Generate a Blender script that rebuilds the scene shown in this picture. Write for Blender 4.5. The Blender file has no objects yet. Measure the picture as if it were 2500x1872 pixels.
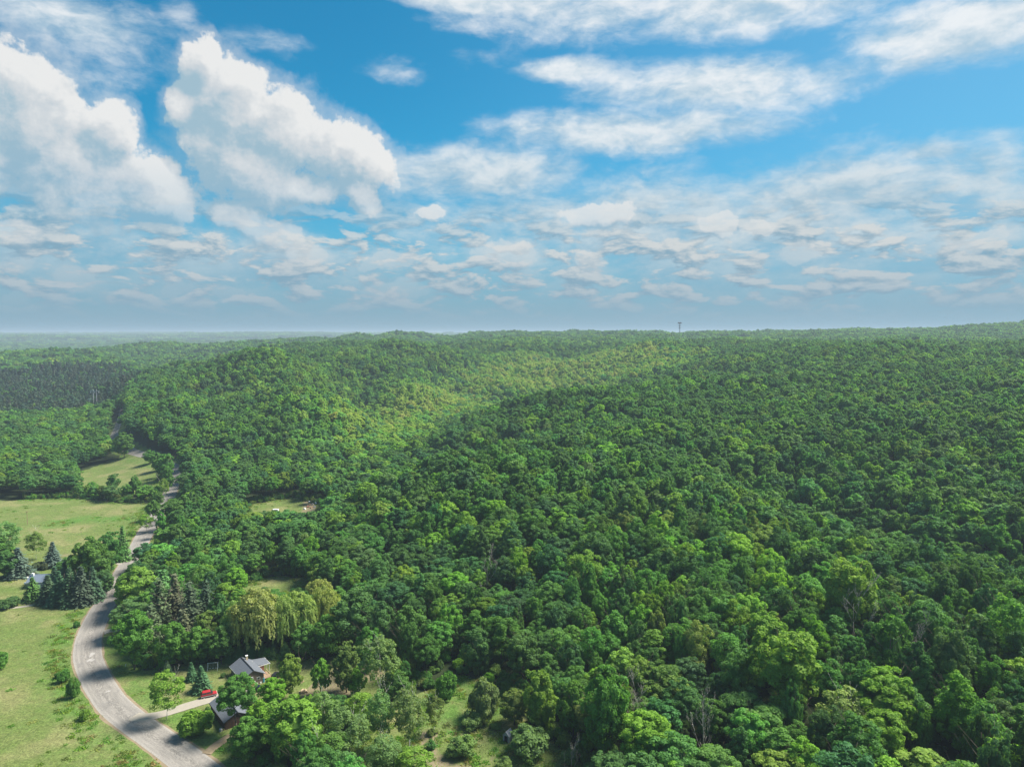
import bpy, math, random
import numpy as np
from mathutils import Vector, Matrix
from mathutils.bvhtree import BVHTree

# ------------------------------------------------------------------ camera, sky, sun, exposure
SC = bpy.context.scene
COL = SC.collection
CAM_Z = 110.0
PITCH = math.radians(4.0)
FPX = 1719.0                      # focal length in pixels of the 2500 px wide photograph
cam_d = bpy.data.cameras.new('camera')
cam_d.sensor_width = 36.0
cam_d.lens = 36.0 * FPX / 2500.0
cam_d.clip_start = 1.0
cam_d.clip_end = 60000.0
cam = bpy.data.objects.new('camera', cam_d)
COL.objects.link(cam)
cam.location = (0, 0, CAM_Z)
cam.rotation_euler = (math.radians(90) - PITCH, 0, 0)
SC.camera = cam
SC.view_settings.view_transform = 'Standard'
SC.view_settings.look = 'None'
SC.view_settings.gamma = 1.0
SC.view_settings.use_curve_mapping = False
SC.view_settings.exposure = 1.2
SC.render.engine = 'CYCLES'
SC.cycles.max_bounces = 4
SC.cycles.diffuse_bounces = 3
SC.cycles.transmission_bounces = 2
SC.cycles.glossy_bounces = 1
SC.cycles.use_denoising = True

SUN_AZ, SUN_EL = math.radians(68), math.radians(52)     # azimuth clockwise from +Y (the viewing direction)
sun_dir = Vector((math.sin(SUN_AZ) * math.cos(SUN_EL), math.cos(SUN_AZ) * math.cos(SUN_EL), math.sin(SUN_EL)))
sl = bpy.data.lights.new('sun', 'SUN')
sl.energy = 4.7
sl.angle = math.radians(22.0)
sl.color = (1.0, 0.95, 0.85)
sun = bpy.data.objects.new('sun', sl)
COL.objects.link(sun)
sun.rotation_euler = (-sun_dir).to_track_quat('-Z', 'Y').to_euler()
sun.location = (200, -200, 500)


class G:
    """tiny expression builder for node trees"""
    def __init__(s, tree):
        s.t = tree; s.n = tree.nodes; s.l = tree.links

    def put(s, sock, v):
        if v is None: return
        if isinstance(v, (int, float)): sock.default_value = v
        elif isinstance(v, (tuple, list)):
            v = tuple(v)
            if len(sock.default_value) == 4 and len(v) == 3: v = v + (1,)
            sock.default_value = v
        else: s.l.new(v, sock)

    def m(s, op, a, b=None, c=None, clamp=False):
        n = s.n.new('ShaderNodeMath'); n.operation = op; n.use_clamp = clamp
        s.put(n.inputs[0], a); s.put(n.inputs[1], b); s.put(n.inputs[2], c)
        return n.outputs[0]

    def v(s, op, a, b=None, sc=None):
        n = s.n.new('ShaderNodeVectorMath'); n.operation = op
        s.put(n.inputs[0], a); s.put(n.inputs[1], b)
        if sc is not None: s.put(n.inputs['Scale'], sc)
        return n.outputs['Value'] if op in ('DOT_PRODUCT', 'LENGTH') else n.outputs[0]

    def noise(s, vec, scale, detail=4, rough=0.5, dist=0.0, col=False, lac=2.0):
        n = s.n.new('ShaderNodeTexNoise')
        s.put(n.inputs['Vector'], vec); s.put(n.inputs['Scale'], scale)
        n.inputs['Detail'].default_value = detail; n.inputs['Roughness'].default_value = rough
        n.inputs['Distortion'].default_value = dist; n.inputs['Lacunarity'].default_value = lac
        return n.outputs['Color'] if col else n.outputs[0]

    def mapping(s, vec, loc=(0, 0, 0), rot=(0, 0, 0), scale=(1, 1, 1), kind='POINT'):
        n = s.n.new('ShaderNodeMapping'); n.vector_type = kind
        s.put(n.inputs['Vector'], vec)
        n.inputs['Location'].default_value = loc; n.inputs['Rotation'].default_value = rot; n.inputs['Scale'].default_value = scale
        return n.outputs[0]

    def ramp(s, x, a, b, lo=0.0, hi=1.0, kind='SMOOTHSTEP'):
        n = s.n.new('ShaderNodeMapRange'); n.interpolation_type = kind
        s.put(n.inputs[0], x); s.put(n.inputs[1], a); s.put(n.inputs[2], b); s.put(n.inputs[3], lo); s.put(n.inputs[4], hi)
        return n.outputs[0]

    def mix(s, f, a, b, mode='MIX'):
        n = s.n.new('ShaderNodeMix'); n.data_type = 'RGBA'; n.blend_type = mode
        s.put(n.inputs[0], f); s.put(n.inputs[6], a); s.put(n.inputs[7], b)
        return n.outputs[2]

    def xyz(s, v):
        n = s.n.new('ShaderNodeSeparateXYZ'); s.put(n.inputs[0], v); return n.outputs

    def vec(s, x, y, z=0.0):
        n = s.n.new('ShaderNodeCombineXYZ'); s.put(n.inputs[0], x); s.put(n.inputs[1], y); s.put(n.inputs[2], z)
        return n.outputs[0]


def pix_dir(px, py):
    cx = (px - 1250) / FPX; cy = (936 - py) / FPX
    return np.array([cx, math.cos(PITCH) + cy * math.sin(PITCH), -math.sin(PITCH) + cy * math.cos(PITCH)])


# ---- the sky: Nishita, with two layers of procedural cloud
world = bpy.data.worlds.new('World')
SC.world = world
world.use_nodes = True
g = G(world.node_tree)
g.n.clear()
sky = g.n.new('ShaderNodeTexSky')
sky.sky_type = 'NISHITA'; sky.sun_disc = False
sky.sun_elevation = SUN_EL; sky.sun_rotation = SUN_AZ
sky.altitude = 300; sky.air_density = 1.0; sky.dust_density = 1.0; sky.ozone_density = 3.0
D = g.v('NORMALIZE', g.n.new('ShaderNodeTexCoord').outputs['Generated'])
dx, dy, dz = g.xyz(D)
az = g.m('ARCTAN2', dx, dy)
el = g.m('ARCSINE', dz)
K = 1.719
Q = g.vec(g.m('MULTIPLY', az, K), g.m('MULTIPLY', el, K))       # sky angles, in thousands of photo pixels


def ang(px, py):
    d = pix_dir(px, py); d = d / np.linalg.norm(d)
    return math.atan2(d[0], d[1]) * K, math.asin(d[2]) * K


def blobfield(q, blobs):
    cur = None; q0 = q
    for (px, py, a, b, r, *pk) in blobs:
        x, y = ang(px, py)
        x2, _ = ang(px + 50, py); _, y2 = ang(px, py - 50)
        sx, sy = (x2 - x) / 0.05, (y2 - y) / 0.05
        if cur is not None:                                       # one blob after another keeps the shader's stack small
            q = g.n.new('ShaderNodeVectorMath')
            q.operation = 'MULTIPLY_ADD'; g.put(q.inputs[0], cur); q.inputs[1].default_value = (1e-7, 1e-7, 0); g.put(q.inputs[2], q0); q = q.outputs[0]
        mp = g.mapping(q, (x, y, 0), (0, 0, math.radians(r)), (a * sx / 1000, b * sy / 1000, 1), 'TEXTURE')
        d = g.m('SUBTRACT', pk[0] if pk else 1.0, g.v('DOT_PRODUCT', mp, mp))
        cur = d if cur is None else g.m('SMOOTH_MAX', cur, d, 0.35)
    return g.m('MAXIMUM', cur, -1.2)


CUM = [(60, 260, 215, 205, 0), (265, 305, 80, 95, 0), (190, 430, 260, 160, -10), (380, 475, 145, 115, -25), (-80, 330, 260, 230, 0),
       (495, 150, 68, 90, 10), (570, 235, 160, 125, -20), (700, 320, 165, 135, -35), (850, 385, 150, 105, -25), (620, 400, 205, 130, -20),
       (445, 260, 70, 60, 0), (760, 455, 120, 60, -5), (880, 480, 70, 42, -20), (620, 545, 150, 55, -15), (700, 575, 70, 42, 0),
       (1460, 520, 125, 40, 0), (1750, 535, 75, 32, 0), (1850, 548, 60, 28, 0), (1055, 518, 60, 28, 0), (45, 565, 90, 34, 0),
       (190, 690, 70, 42, -15), (430, 715, 60, 22, 0), (560, 712, 55, 20, 0), (735, 620, 65, 34, 0), (960, 705, 120, 30, 0),
       (1440, 640, 60, 40, -20), (1230, 620, 110, 40, 0), (960, 640, 90, 30, 0), (1950, 615, 60, 34, 0), (20, 640, 80, 36, 0),
       (2400, 585, 110, 26, 0), (1850, 718, 26, 11, 0), (2150, 690, 45, 16, 0), (40, 725, 60, 18, 0)]


def cumulus(off, detail):
    q = g.v('ADD', Q, off)
    warp = g.v('SCALE', g.v('SUBTRACT', g.noise(q, 9.0, 4, 0.6, col=True), (0.5, 0.5, 0.5)), None, 0.085)
    qw = g.v('ADD', q, warp)
    bf = blobfield(g.v('MULTIPLY', qw, (1, 1, 0)), CUM)
    n1 = g.m('SUBTRACT', g.noise(g.v('ADD', q, (3.7, 1.9, 0)), 4.6, detail, 0.60), 0.5)
    vo = g.n.new('ShaderNodeTexVoronoi'); vo.feature = 'SMOOTH_F1'; vo.inputs['Scale'].default_value = 13.0
    vo.inputs['Smoothness'].default_value = 0.35; vo.inputs['Detail'].default_value = 3.0; vo.inputs['Roughness'].default_value = 0.55
    g.put(vo.inputs['Vector'], qw)
    bil = g.m('SUBTRACT', 0.42, vo.outputs['Distance'])
    n3 = g.m('SUBTRACT', g.noise(q, 26.0, detail - 2, 0.68), 0.5)
    bf = g.m('MULTIPLY_ADD', bf, 1.15, 0.08)
    return g.m('ADD', g.m('MULTIPLY_ADD', n1, 1.25, bf), g.m('MULTIPLY_ADD', n3, 1.0, g.m('MULTIPLY', bil, 0.5))), bf


d0, b0_ = cumulus((0, 0, 0), 9)
d1, b1_ = cumulus((0.026, 0.046, 0), 6)
big = g.m('MULTIPLY_ADD', g.m('SUBTRACT', b0_, b1_), 0.5, g.m('MULTIPLY', g.m('SUBTRACT', d0, d1), 0.75))
cum_a = g.m('MAXIMUM', g.ramp(d0, 0.03, 0.42), g.ramp(d0, -0.55, 0.25, 0.0, 0.35))
fine_l = g.m('SUBTRACT', g.noise(g.v('MULTIPLY', Q, (1.0, 1.25, 1.0)), 11.0, 7, 0.62, 0.3), 0.5)
lit = g.ramp(g.m('MULTIPLY_ADD', fine_l, 1.5, big), -0.45, 1.0, kind='LINEAR')

# thin high cloud, broken and streaked, thickening to the right and towards the horizon
SHEET = [(1750, 0, 700, 110, 0), (2350, 60, 330, 120, 0), (1760, 205, 400, 75, -3), (1370, 170, 140, 34, 0), (1520, 320, 380, 70, 0),
         (1180, 420, 300, 80, 0), (2050, 480, 560, 120, 3), (1850, 600, 1100, 210, 0), (180, 60, 260, 80, -10), (330, 70, 160, 70, 0, 0.5), (250, 180, 180, 90, 0, 0.2),
         (1150, 0, 420, 40, -4), (2280, 370, 110, 36, 0), (500, 660, 900, 110, 0), (960, 170, 170, 60, 0, 0.1), (1190, 150, 140, 60, 0, 0.1), (640, 105, 160, 50, 0, 0.15), (440, 50, 100, 110, 0, 0.15)]
qs = g.mapping(Q, scale=(1.0, 2.1, 1))
wp = g.v('SCALE', g.v('SUBTRACT', g.noise(qs, 4.0, 4, 0.6, col=True), (0.5, 0.5, 0.5)), None, 0.10)


def sheet(off):
    q = g.v('ADD', g.v('ADD', qs, wp), off)
    n = g.m('SUBTRACT', g.noise(q, 4.6, 10, 0.60, 0.1), 0.5)
    n2 = g.m('SUBTRACT', g.noise(q, 17.0, 6, 0.6, 0.2), 0.5)
    return g.m('MULTIPLY_ADD', n2, 0.9, g.m('MULTIPLY', n, 2.4))


bs = blobfield(g.v('MULTIPLY', g.v('ADD', Q, g.v('MULTIPLY', wp, (1, 0.4, 0))), (1, 1, 0)), SHEET)
out_of_list = g.ramp(el, 0.48, 0.62)                              # above the frame: the same broken cloud goes on
bs = g.m('MAXIMUM', bs, g.m('MULTIPLY_ADD', out_of_list, 1.1, -1.1))
s0 = g.m('ADD', bs, sheet((0, 0, 0)))
s1 = g.m('ADD', bs, sheet((0.03, 0.07, 0)))
sh_a = g.m('MULTIPLY', g.ramp(s0, -0.35, 1.15), 0.92)
sh_l = g.ramp(g.m('SUBTRACT', s0, s1), -0.55, 0.5)

# colours
hz = g.ramp(el, 0.0, 0.30, 1.0, 0.0, 'SMOOTHERSTEP')
skyc = g.mix(1.0, g.v('SCALE', sky.outputs[0], None, 0.10), (0.17, 1.05, 1.20), 'MULTIPLY')
skyc = g.mix(g.ramp(az, -0.25, 0.75, 0.0, 0.42), skyc, (0.26, 0.46, 0.66))
skyc = g.mix(g.m('MULTIPLY', hz, 0.55), skyc, (0.20, 0.41, 0.58))
shc = g.mix(sh_l, g.mix(g.ramp(el, 0.08, 0.36), (0.27, 0.44, 0.56), (0.44, 0.58, 0.68)), g.mix(g.ramp(el, 0.06, 0.34), (0.50, 0.59, 0.64), (0.84, 0.86, 0.87)))
dark_c = g.mix(g.ramp(el, 0.05, 0.30), (0.27, 0.42, 0.53), (0.34, 0.49, 0.58))
cuc = g.mix(g.ramp(lit, 0.0, 0.55), dark_c, (0.60, 0.64, 0.67))
cuc = g.mix(g.ramp(lit, 0.45, 0.95), cuc, g.mix(g.ramp(el, 0.05, 0.24), (0.60, 0.63, 0.64), (0.80, 0.80, 0.79)))
c = g.mix(g.m('MULTIPLY', sh_a, g.ramp(el, 0.0, 0.14, 0.25, 1.0)), skyc, shc)
# low broken cloud seen edge-on towards the horizon: a flat layer in perspective
pl = g.v('MULTIPLY', Q, (1.0, 2.7, 1.0))


def low(off):
    return g.noise(g.v('ADD', pl, off), 8.5, 9, 0.60, 0.25)


l0 = low((0, 0, 0)); l1 = low((0.008, 0.034, 0))
low_a = g.m('MULTIPLY', g.m('MULTIPLY', g.ramp(l0, 0.455, 0.54), g.ramp(el, 0.010, 0.055)), g.ramp(el, 0.11, 0.21, 0.85, 0.0))
low_c = g.mix(g.ramp(g.m('SUBTRACT', l0, l1), -0.10, 0.12), (0.20, 0.35, 0.46), (0.64, 0.65, 0.64))
c = g.mix(low_a, c, low_c)
c = g.mix(g.m('MULTIPLY', cum_a, g.ramp(el, 0.02, 0.24, 0.22, 0.97)), c, cuc)
veil = g.ramp(el, 0.0, 0.13, 0.88, 0.0)
c = g.mix(veil, c, (0.235, 0.36, 0.46))
below = g.ramp(el, -0.03, 0.0)
c = g.mix(below, (0.20, 0.27, 0.30), c)
bg = g.n.new('ShaderNodeBackground')
g.put(bg.inputs[0], c); bg.inputs[1].default_value = 0.465          # the picture is exposed more than a stop up
wo = g.n.new('ShaderNodeOutputWorld')
g.l.new(bg.outputs[0], wo.inputs[0])
world.cycles.sampling_method = 'NONE'

# ------------------------------------------------------------------ helpers
S = 1.1                                                            # all ground measurements below were taken for a camera at 100 m
rng = np.random.default_rng(7)
random.seed(7)


def tag(o, label=None, cat=None, group=None, kind=None):
    if label: o['label'] = label
    if cat: o['category'] = cat
    if group: o['group'] = group
    if kind: o['kind'] = kind
    return o


def link(name, mesh, parent=None):
    o = bpy.data.objects.new(name, mesh)
    COL.objects.link(o)
    if parent is not None: o.parent = parent
    return o


def empty(name, loc, rz=0.0):
    o = bpy.data.objects.new(name, None)
    o.empty_display_size = 0.5
    COL.objects.link(o)
    o.location = loc; o.rotation_euler = (0, 0, rz)
    return o


def mesh_np(name, V, F, mats=(), mat_idx=None, smooth=False):
    """V (n,3), F (m,k) of one polygon size"""
    V = np.asarray(V, np.float32); F = np.asarray(F, np.int32)
    me = bpy.data.meshes.new(name)
    k = F.shape[1]
    me.vertices.add(len(V)); me.vertices.foreach_set('co', V.ravel())
    me.loops.add(F.size); me.loops.foreach_set('vertex_index', F.ravel())
    me.polygons.add(len(F)); me.polygons.foreach_set('loop_start', np.arange(0, F.size, k, dtype=np.int32))
    if mat_idx is not None: me.polygons.foreach_set('material_index', np.asarray(mat_idx, np.int32))
    me.polygons.foreach_set('use_smooth', np.full(len(F), smooth))
    for m in mats: me.materials.append(m)
    me.update(calc_edges=True)
    return me


class MB:
    """collects boxes, bars, tubes and polygons into one mesh"""
    def __init__(s): s.v = []; s.f = []; s.mi = []; s.cur = 0
    def add(s, vs, fs):
        b = len(s.v); s.v += [tuple(v) for v in vs]; s.f += [tuple(b + i for i in f) for f in fs]; s.mi += [s.cur] * len(fs)
        return s
    def box(s, c, d, rz=0.0, taper=1.0):
        cx, cy, cz = c; hx, hy, hz_ = d[0] / 2, d[1] / 2, d[2] / 2
        vs = []
        for z, t in ((-hz_, 1.0), (hz_, taper)):
            for x, y in ((-hx, -hy), (hx, -hy), (hx, hy), (-hx, hy)):
                x, y = x * t, y * t
                vs.append((cx + x * math.cos(rz) - y * math.sin(rz), cy + x * math.sin(rz) + y * math.cos(rz), cz + z))
        return s.add(vs, [(0, 3, 2, 1), (4, 5, 6, 7), (0, 1, 5, 4), (1, 2, 6, 5), (2, 3, 7, 6), (3, 0, 4, 7)])
    def tube(s, p, q, r0, r1=None, n=6):
        p, q = Vector(p), Vector(q); r1 = r0 if r1 is None else r1
        a = (q - p).normalized(); u = a.orthogonal().normalized(); w = a.cross(u)
        vs = [p + (u * math.cos(t) + w * math.sin(t)) * r0 for t in [2 * math.pi * i / n for i in range(n)]]
        vs += [q + (u * math.cos(t) + w * math.sin(t)) * r1 for t in [2 * math.pi * i / n for i in range(n)]]
        fs = [(i, (i + 1) % n, n + (i + 1) % n, n + i) for i in range(n)] + [tuple(range(n))[::-1], tuple(range(n, 2 * n))]
        return s.add(vs, fs)
    def prism(s, prof, y0, y1):
        """profile in (x, z), swept along y"""
        n = len(prof)
        vs = [(x, y0, z) for x, z in prof] + [(x, y1, z) for x, z in prof]
        return s.add(vs, [(i, (i + 1) % n, n + (i + 1) % n, n + i) for i in range(n)] + [tuple(range(n))[::-1], tuple(range(n, 2 * n))])
    def build(s, name, mats, parent=None, smooth=False, bevel=0.0):
        me = bpy.data.meshes.new(name); me.from_pydata(s.v, [], s.f)
        for m in (mats if isinstance(mats, (list, tuple)) else [mats]): me.materials.append(m)
        me.polygons.foreach_set('material_index', s.mi)
        me.polygons.foreach_set('use_smooth', [smooth] * len(s.f))
        me.validate(); me.update()
        o = link(name, me, parent)
        if bevel:
            b = o.modifiers.new('bevel', 'BEVEL'); b.width = bevel; b.segments = 2; b.limit_method = 'ANGLE'
        return o


# ------------------------------------------------------------------ materials
def new_mat(name):
    m = bpy.data.materials.new(name); m.use_nodes = True
    m.node_tree.nodes.clear()
    return m, G(m.node_tree)


def finish(gg, shader):
    o = gg.n.new('ShaderNodeOutputMaterial'); gg.l.new(shader, o.inputs[0])


def bsdf(gg, col, rough=0.8, spec=0.3, metal=0.0, normal=None):
    b = gg.n.new('ShaderNodeBsdfPrincipled')
    gg.put(b.inputs['Base Color'], col); gg.put(b.inputs['Roughness'], rough); gg.put(b.inputs['Specular IOR Level'], spec)
    gg.put(b.inputs['Metallic'], metal)
    if normal is not None: gg.l.new(normal, b.inputs['Normal'])
    return b.outputs[0]


def bump(gg, h, strength=0.5, dist=0.05):
    n = gg.n.new('ShaderNodeBump'); n.inputs['Strength'].default_value = strength; n.inputs['Distance'].default_value = dist
    gg.l.new(h, n.inputs['Height']); return n.outputs[0]


def objco(gg): return gg.n.new('ShaderNodeTexCoord').outputs['Object']


def simple(name, col, rough=0.7, spec=0.3, metal=0.0, var=0.25, scale=3.0, bmp=0.0):
    m, q = new_mat(name)
    n = q.noise(objco(q), scale, 6, 0.6)
    c_ = q.mix(n, tuple(x * (1 - var) for x in col), tuple(min(1, x * (1 + var)) for x in col))
    finish(q, bsdf(q, c_, rough, spec, metal, bump(q, n, bmp, 0.05) if bmp else None))
    return m


def attr(gg, name, kind='GEOMETRY'):
    n = gg.n.new('ShaderNodeAttribute'); n.attribute_name = name; n.attribute_type = kind
    return n


def leaf_mat(name, trans=0.40, rough=0.65, spec=0.10):
    m, q = new_mat(name)
    tint = attr(q, 'tint', 'INSTANCER').outputs['Color']
    lv = attr(q, 'lv').outputs['Fac']
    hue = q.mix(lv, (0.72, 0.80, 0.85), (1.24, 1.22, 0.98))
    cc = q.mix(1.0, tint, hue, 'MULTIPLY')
    p = bsdf(q, cc, rough, spec)
    t = q.n.new('ShaderNodeBsdfTranslucent')
    q.put(t.inputs[0], q.mix(1.0, cc, (1.35, 1.45, 0.6), 'MULTIPLY'))
    mx = q.n.new('ShaderNodeMixShader'); mx.inputs[0].default_value = trans
    q.l.new(p, mx.inputs[1]); q.l.new(t.outputs[0], mx.inputs[2])
    finish(q, mx.outputs[0])
    return m


M = {}
M['leaf'] = leaf_mat('leaves')
M['needle'] = leaf_mat('needles', 0.12, 0.7, 0.15)
M['bark'] = simple('bark', (0.13, 0.105, 0.08), 0.9, 0.1, var=0.4, scale=1.5)
M['pale_bark'] = simple('pale_bark', (0.48, 0.46, 0.41), 0.85, 0.15, var=0.35, scale=1.8)
M['dead_wood'] = simple('dead_wood', (0.27, 0.25, 0.22), 0.9, 0.1, var=0.3, scale=1.5)

# ------------------------------------------------------------------ terrain
# (photo column giving the bearing, distance, height) for a camera at 100 m
CP = """-700 60 0;400 60 0;1250 60 0;2000 60 3;3200 60 8
-700 160 0;0 160 0;500 160 0;1000 160 0;1400 160 1;1900 160 4;2500 160 9;3200 160 14
-700 230 0;0 230 0;500 230 0;900 230 0;1300 230 4;1800 230 8;2500 230 14;3200 230 22
-700 300 0;0 300 0;400 300 0;800 300 2;1100 300 6;1500 300 13;2000 300 8;2500 300 10;3200 300 28
-700 400 0;0 400 0;350 400 0;700 400 2;1000 400 14;1300 400 19;1700 400 23;2100 400 22;2500 400 22;3200 400 35
-700 500 0;0 500 0;300 500 0;450 500 3;700 500 8;900 500 2;1100 500 20;1400 500 25;1900 500 33;2500 500 36;3200 500 45
-700 620 2;0 620 0;250 620 0;450 620 14;700 620 24;900 620 10;1000 620 1;1250 620 20;1450 620 27;1600 620 35;1900 620 46;2500 620 48
-700 750 4;0 750 2;230 750 3;400 750 28;650 750 42;900 750 20;1100 750 2;1300 750 5;1500 750 27;1700 750 40;1900 750 52;2500 750 58;3200 750 60
-700 900 8;0 900 3;200 900 4;330 900 20;480 900 46;700 900 50;800 900 47;950 900 34;1150 900 9;1400 900 10;1550 900 30;1700 900 50;2100 900 66;2500 900 68
-700 1100 15;0 1100 6;200 1100 7;400 1100 38;700 1100 57;1000 1100 58;1250 1100 40;1400 1100 40;1550 1100 55;1700 1100 65;2000 1100 73;2500 1100 75;3200 1100 80
-700 1350 25;0 1350 12;230 1350 28;400 1350 18;700 1350 58;1000 1350 64;1250 1350 64;1500 1350 66;2000 1350 68;2500 1350 68
-700 1800 45;0 1800 34;150 1800 33;400 1800 20;700 1800 45;1000 1800 60;1300 1800 62;1700 1800 68;2000 1800 74;2500 1800 78
-700 2300 30;0 2300 22;200 2300 24;400 2300 42;600 2300 50;700 2300 60;850 2300 69;1000 2300 76;1300 2300 88;1480 2300 87;1650 2300 86;2000 2300 95;2500 2300 112;3200 2300 115
-700 3000 20;0 3000 5;300 3000 5;500 3000 25;900 3000 50;1500 3000 65;2500 3000 80
-700 4700 20;0 4700 18;200 4700 22;350 4700 33;480 4700 28;650 4700 15;1200 4700 40;2500 4700 50
-700 8000 50;0 8000 55;200 8000 55;400 8000 62;660 8000 82;900 8000 70;1500 8000 60;2500 8000 70
-700 14000 70;0 14000 86;300 14000 84;600 14000 84;1200 14000 70;2500 14000 70"""
cp = []
for row in CP.split('\n'):
    for t in row.split(';'):
        a, b, c_ = t.split(); cp.append((math.atan2((float(a) - 1250) / FPX, 1.0) * 2.2, math.log(float(b) * S), float(c_) * S))
for a in (-1.9, -2.6, 2.6, 1.9, math.pi):
    for dd, zz in ((60, 2), (300, 8), (1000, 35), (3000, 50), (14000, 60)):
        cp.append((a * 2.2, math.log(dd * S), zz * S))
for dd, zz in ((60, 2), (300, 8), (1000, 35), (3000, 50), (14000, 60)):
    cp.append((-math.pi * 2.2, math.log(dd * S), zz * S))
cp = np.array(cp)
EPS = 0.05


def _phi(r2): return np.sqrt(r2 + EPS * EPS)


A_ = _phi(((cp[:, None, :2] - cp[None, :, :2]) ** 2).sum(-1))
A_ += np.eye(len(cp)) * -0.004
W_ = np.linalg.solve(A_, cp[:, 2])
nr = np.random.default_rng(3)
WAVES = [(2 * math.pi / (L * S), a_, nr.uniform(0, 2 * math.pi), nr.uniform(0, 6.28), amp) for L, amp in
         ((420, 4.0), (310, 4.4), (230, 3.8), (170, 3.0), (120, 1.9), (90, 1.0), (64, 0.6), (47, 0.4)) for a_ in (0, 1, 2)]


RAV = [(D_ * S * math.sin(math.atan((px_ - 1250) / FPX)), D_ * S * math.cos(math.atan((px_ - 1250) / FPX))) for px_, D_ in ((2750, 300), (2250, 325), (1900, 365), (1600, 400), (1350, 395))]


def hz_fun(x, y):
    """height of the ground"""
    x = np.asarray(x, float); y = np.asarray(y, float)
    shp = x.shape; x = x.ravel(); y = y.ravel()
    out = np.empty(len(x))
    for i in range(0, len(x), 20000):
        xs, ys = x[i:i + 20000], y[i:i + 20000]
        d = np.maximum(np.hypot(xs, ys), 40)
        p = np.stack([np.arctan2(xs, ys) * 2.2, np.log(d)], 1)
        r2 = ((p[:, None, :] - cp[None, :, :2]) ** 2).sum(-1)
        out[i:i + 20000] = _phi(r2) @ W_
    n = np.zeros(len(x)); xs_all, ys_all = x, y
    for k, j, th, ph, amp in WAVES:
        n += amp * 0.6 * np.sin(k * (x * math.cos(th) + y * math.sin(th)) + ph + 1.3 * np.sin(k * 0.6 * (y * math.cos(th) - x * math.sin(th)) + ph * 2))
    d = np.hypot(x, y)
    n *= 1 - 0.6 * np.clip((np.arctan2(xs_all, ys_all) - 0.2) / 0.2, 0, 1)
    bw = np.arctan2(xs_all, ys_all)
    n *= 1 + 0.10 * np.clip(1 - np.abs(bw + 0.22) / 0.30, 0, 1)      # the folded left ridge
    mask = np.clip((out - 4) / 22, 0, 1) * np.clip((d - 150) / 250, 0, 1)
    # spurs running down the left ridge, and a ravine across the near right slope
    s_ = x * 0.86 + y * 0.50; t_ = -x * 0.50 + y * 0.86
    sp = 10.0 * (np.sin(2 * math.pi * s_ / 165 + 0.9 + 0.6 * np.sin(t_ / 90)) - 0.55) * np.exp(-(((x + 190) / 260) ** 2 + ((y - 830) / 240) ** 2)) * np.clip((out - 3) / 14, 0, 1)
    rv = np.full(len(x), 1e9)
    for i in range(len(RAV) - 1):
        ax, ay = RAV[i]; bx, by = RAV[i + 1]; l2 = (bx - ax) ** 2 + (by - ay) ** 2
        q_ = np.clip(((x - ax) * (bx - ax) + (y - ay) * (by - ay)) / l2, 0, 1)
        rv = np.minimum(rv, np.hypot(x - ax - q_ * (bx - ax), y - ay - q_ * (by - ay)))
    n = n * mask; mask = 1.0
    n = n + sp - 9.0 * np.exp(-(rv / 30) ** 2)
    n4 = 9.0 * np.sin(x / 330 + 1.3 * np.sin(y / 420)) * np.sin(y / 300 + 0.7) * np.clip((d - 1700) / 700, 0, 1) * np.clip((-bw - 0.22) / 0.12, 0, 1)
    n = n + n4
    n2 = 5.0 * np.sin(x / 520 + 1) * np.sin(y / 610 + 2) * np.clip((d - 1500) / 1500, 0, 1)
    n3 = 9.0 * np.sin(x / 1300 + 2 + np.sin(y / 900)) * np.sin(y / 1100) * np.clip((d - 5000) / 3000, 0, 1)
    return (out + n * mask * 1.0 + n2 + n3).reshape(shp)


azs = np.concatenate([np.linspace(-180, -52, 43)[:-1], np.linspace(-52, 52, 417), np.linspace(52, 180, 43)[1:]]) * math.pi / 180
lds = np.linspace(math.log(25), math.log(17000), 430)
AZ, LD = np.meshgrid(azs[:-1], lds)
na = len(azs) - 1; nd = len(lds)
GX = np.sin(AZ) * np.exp(LD); GY = np.cos(AZ) * np.exp(LD)
GZ = hz_fun(GX, GY)
V = np.stack([GX.ravel(), GY.ravel(), GZ.ravel()], 1)
V = np.vstack([V, [[0, 0, float(GZ[0].mean())]]])
ii, jj = np.meshgrid(np.arange(nd - 1), np.arange(na), indexing='ij')
j2 = (jj + 1) % na
a0 = (ii * na + jj).ravel(); a1 = (ii * na + j2).ravel(); b0 = ((ii + 1) * na + jj).ravel(); b1 = ((ii + 1) * na + j2).ravel()
F = np.concatenate([np.stack([a0, b0, b1], 1), np.stack([a0, b1, a1], 1)])
ctr = len(V) - 1
F = np.vstack([F, np.stack([np.full(na, ctr), np.arange(na), (np.arange(na) + 1) % na], 1)])
bvh = BVHTree.FromPolygons([tuple(v) for v in V.tolist()], F.tolist())


def gz(x, y):
    h = bvh.ray_cast(Vector((x, y, 900)), Vector((0, 0, -1)))
    return h[0].z if h[0] is not None else 0.0


def gp(px, py):
    """the point of the ground seen at photo pixel px, py"""
    d = Vector(pix_dir(px, py)).normalized()
    h = bvh.ray_cast(Vector((0, 0, CAM_Z)), d, 40000)
    return h[0] if h[0] is not None else Vector((0, 0, 0)) + d * 10000


def proj(x, y, z):
    z = z - CAM_Z
    f = y * math.cos(PITCH) - z * math.sin(PITCH); u = y * math.sin(PITCH) + z * math.cos(PITCH)
    return 1250 + FPX * x / f, 936 - FPX * u / f


def poly_w(pts): return np.array([tuple(gp(*p))[:2] for p in pts])


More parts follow.
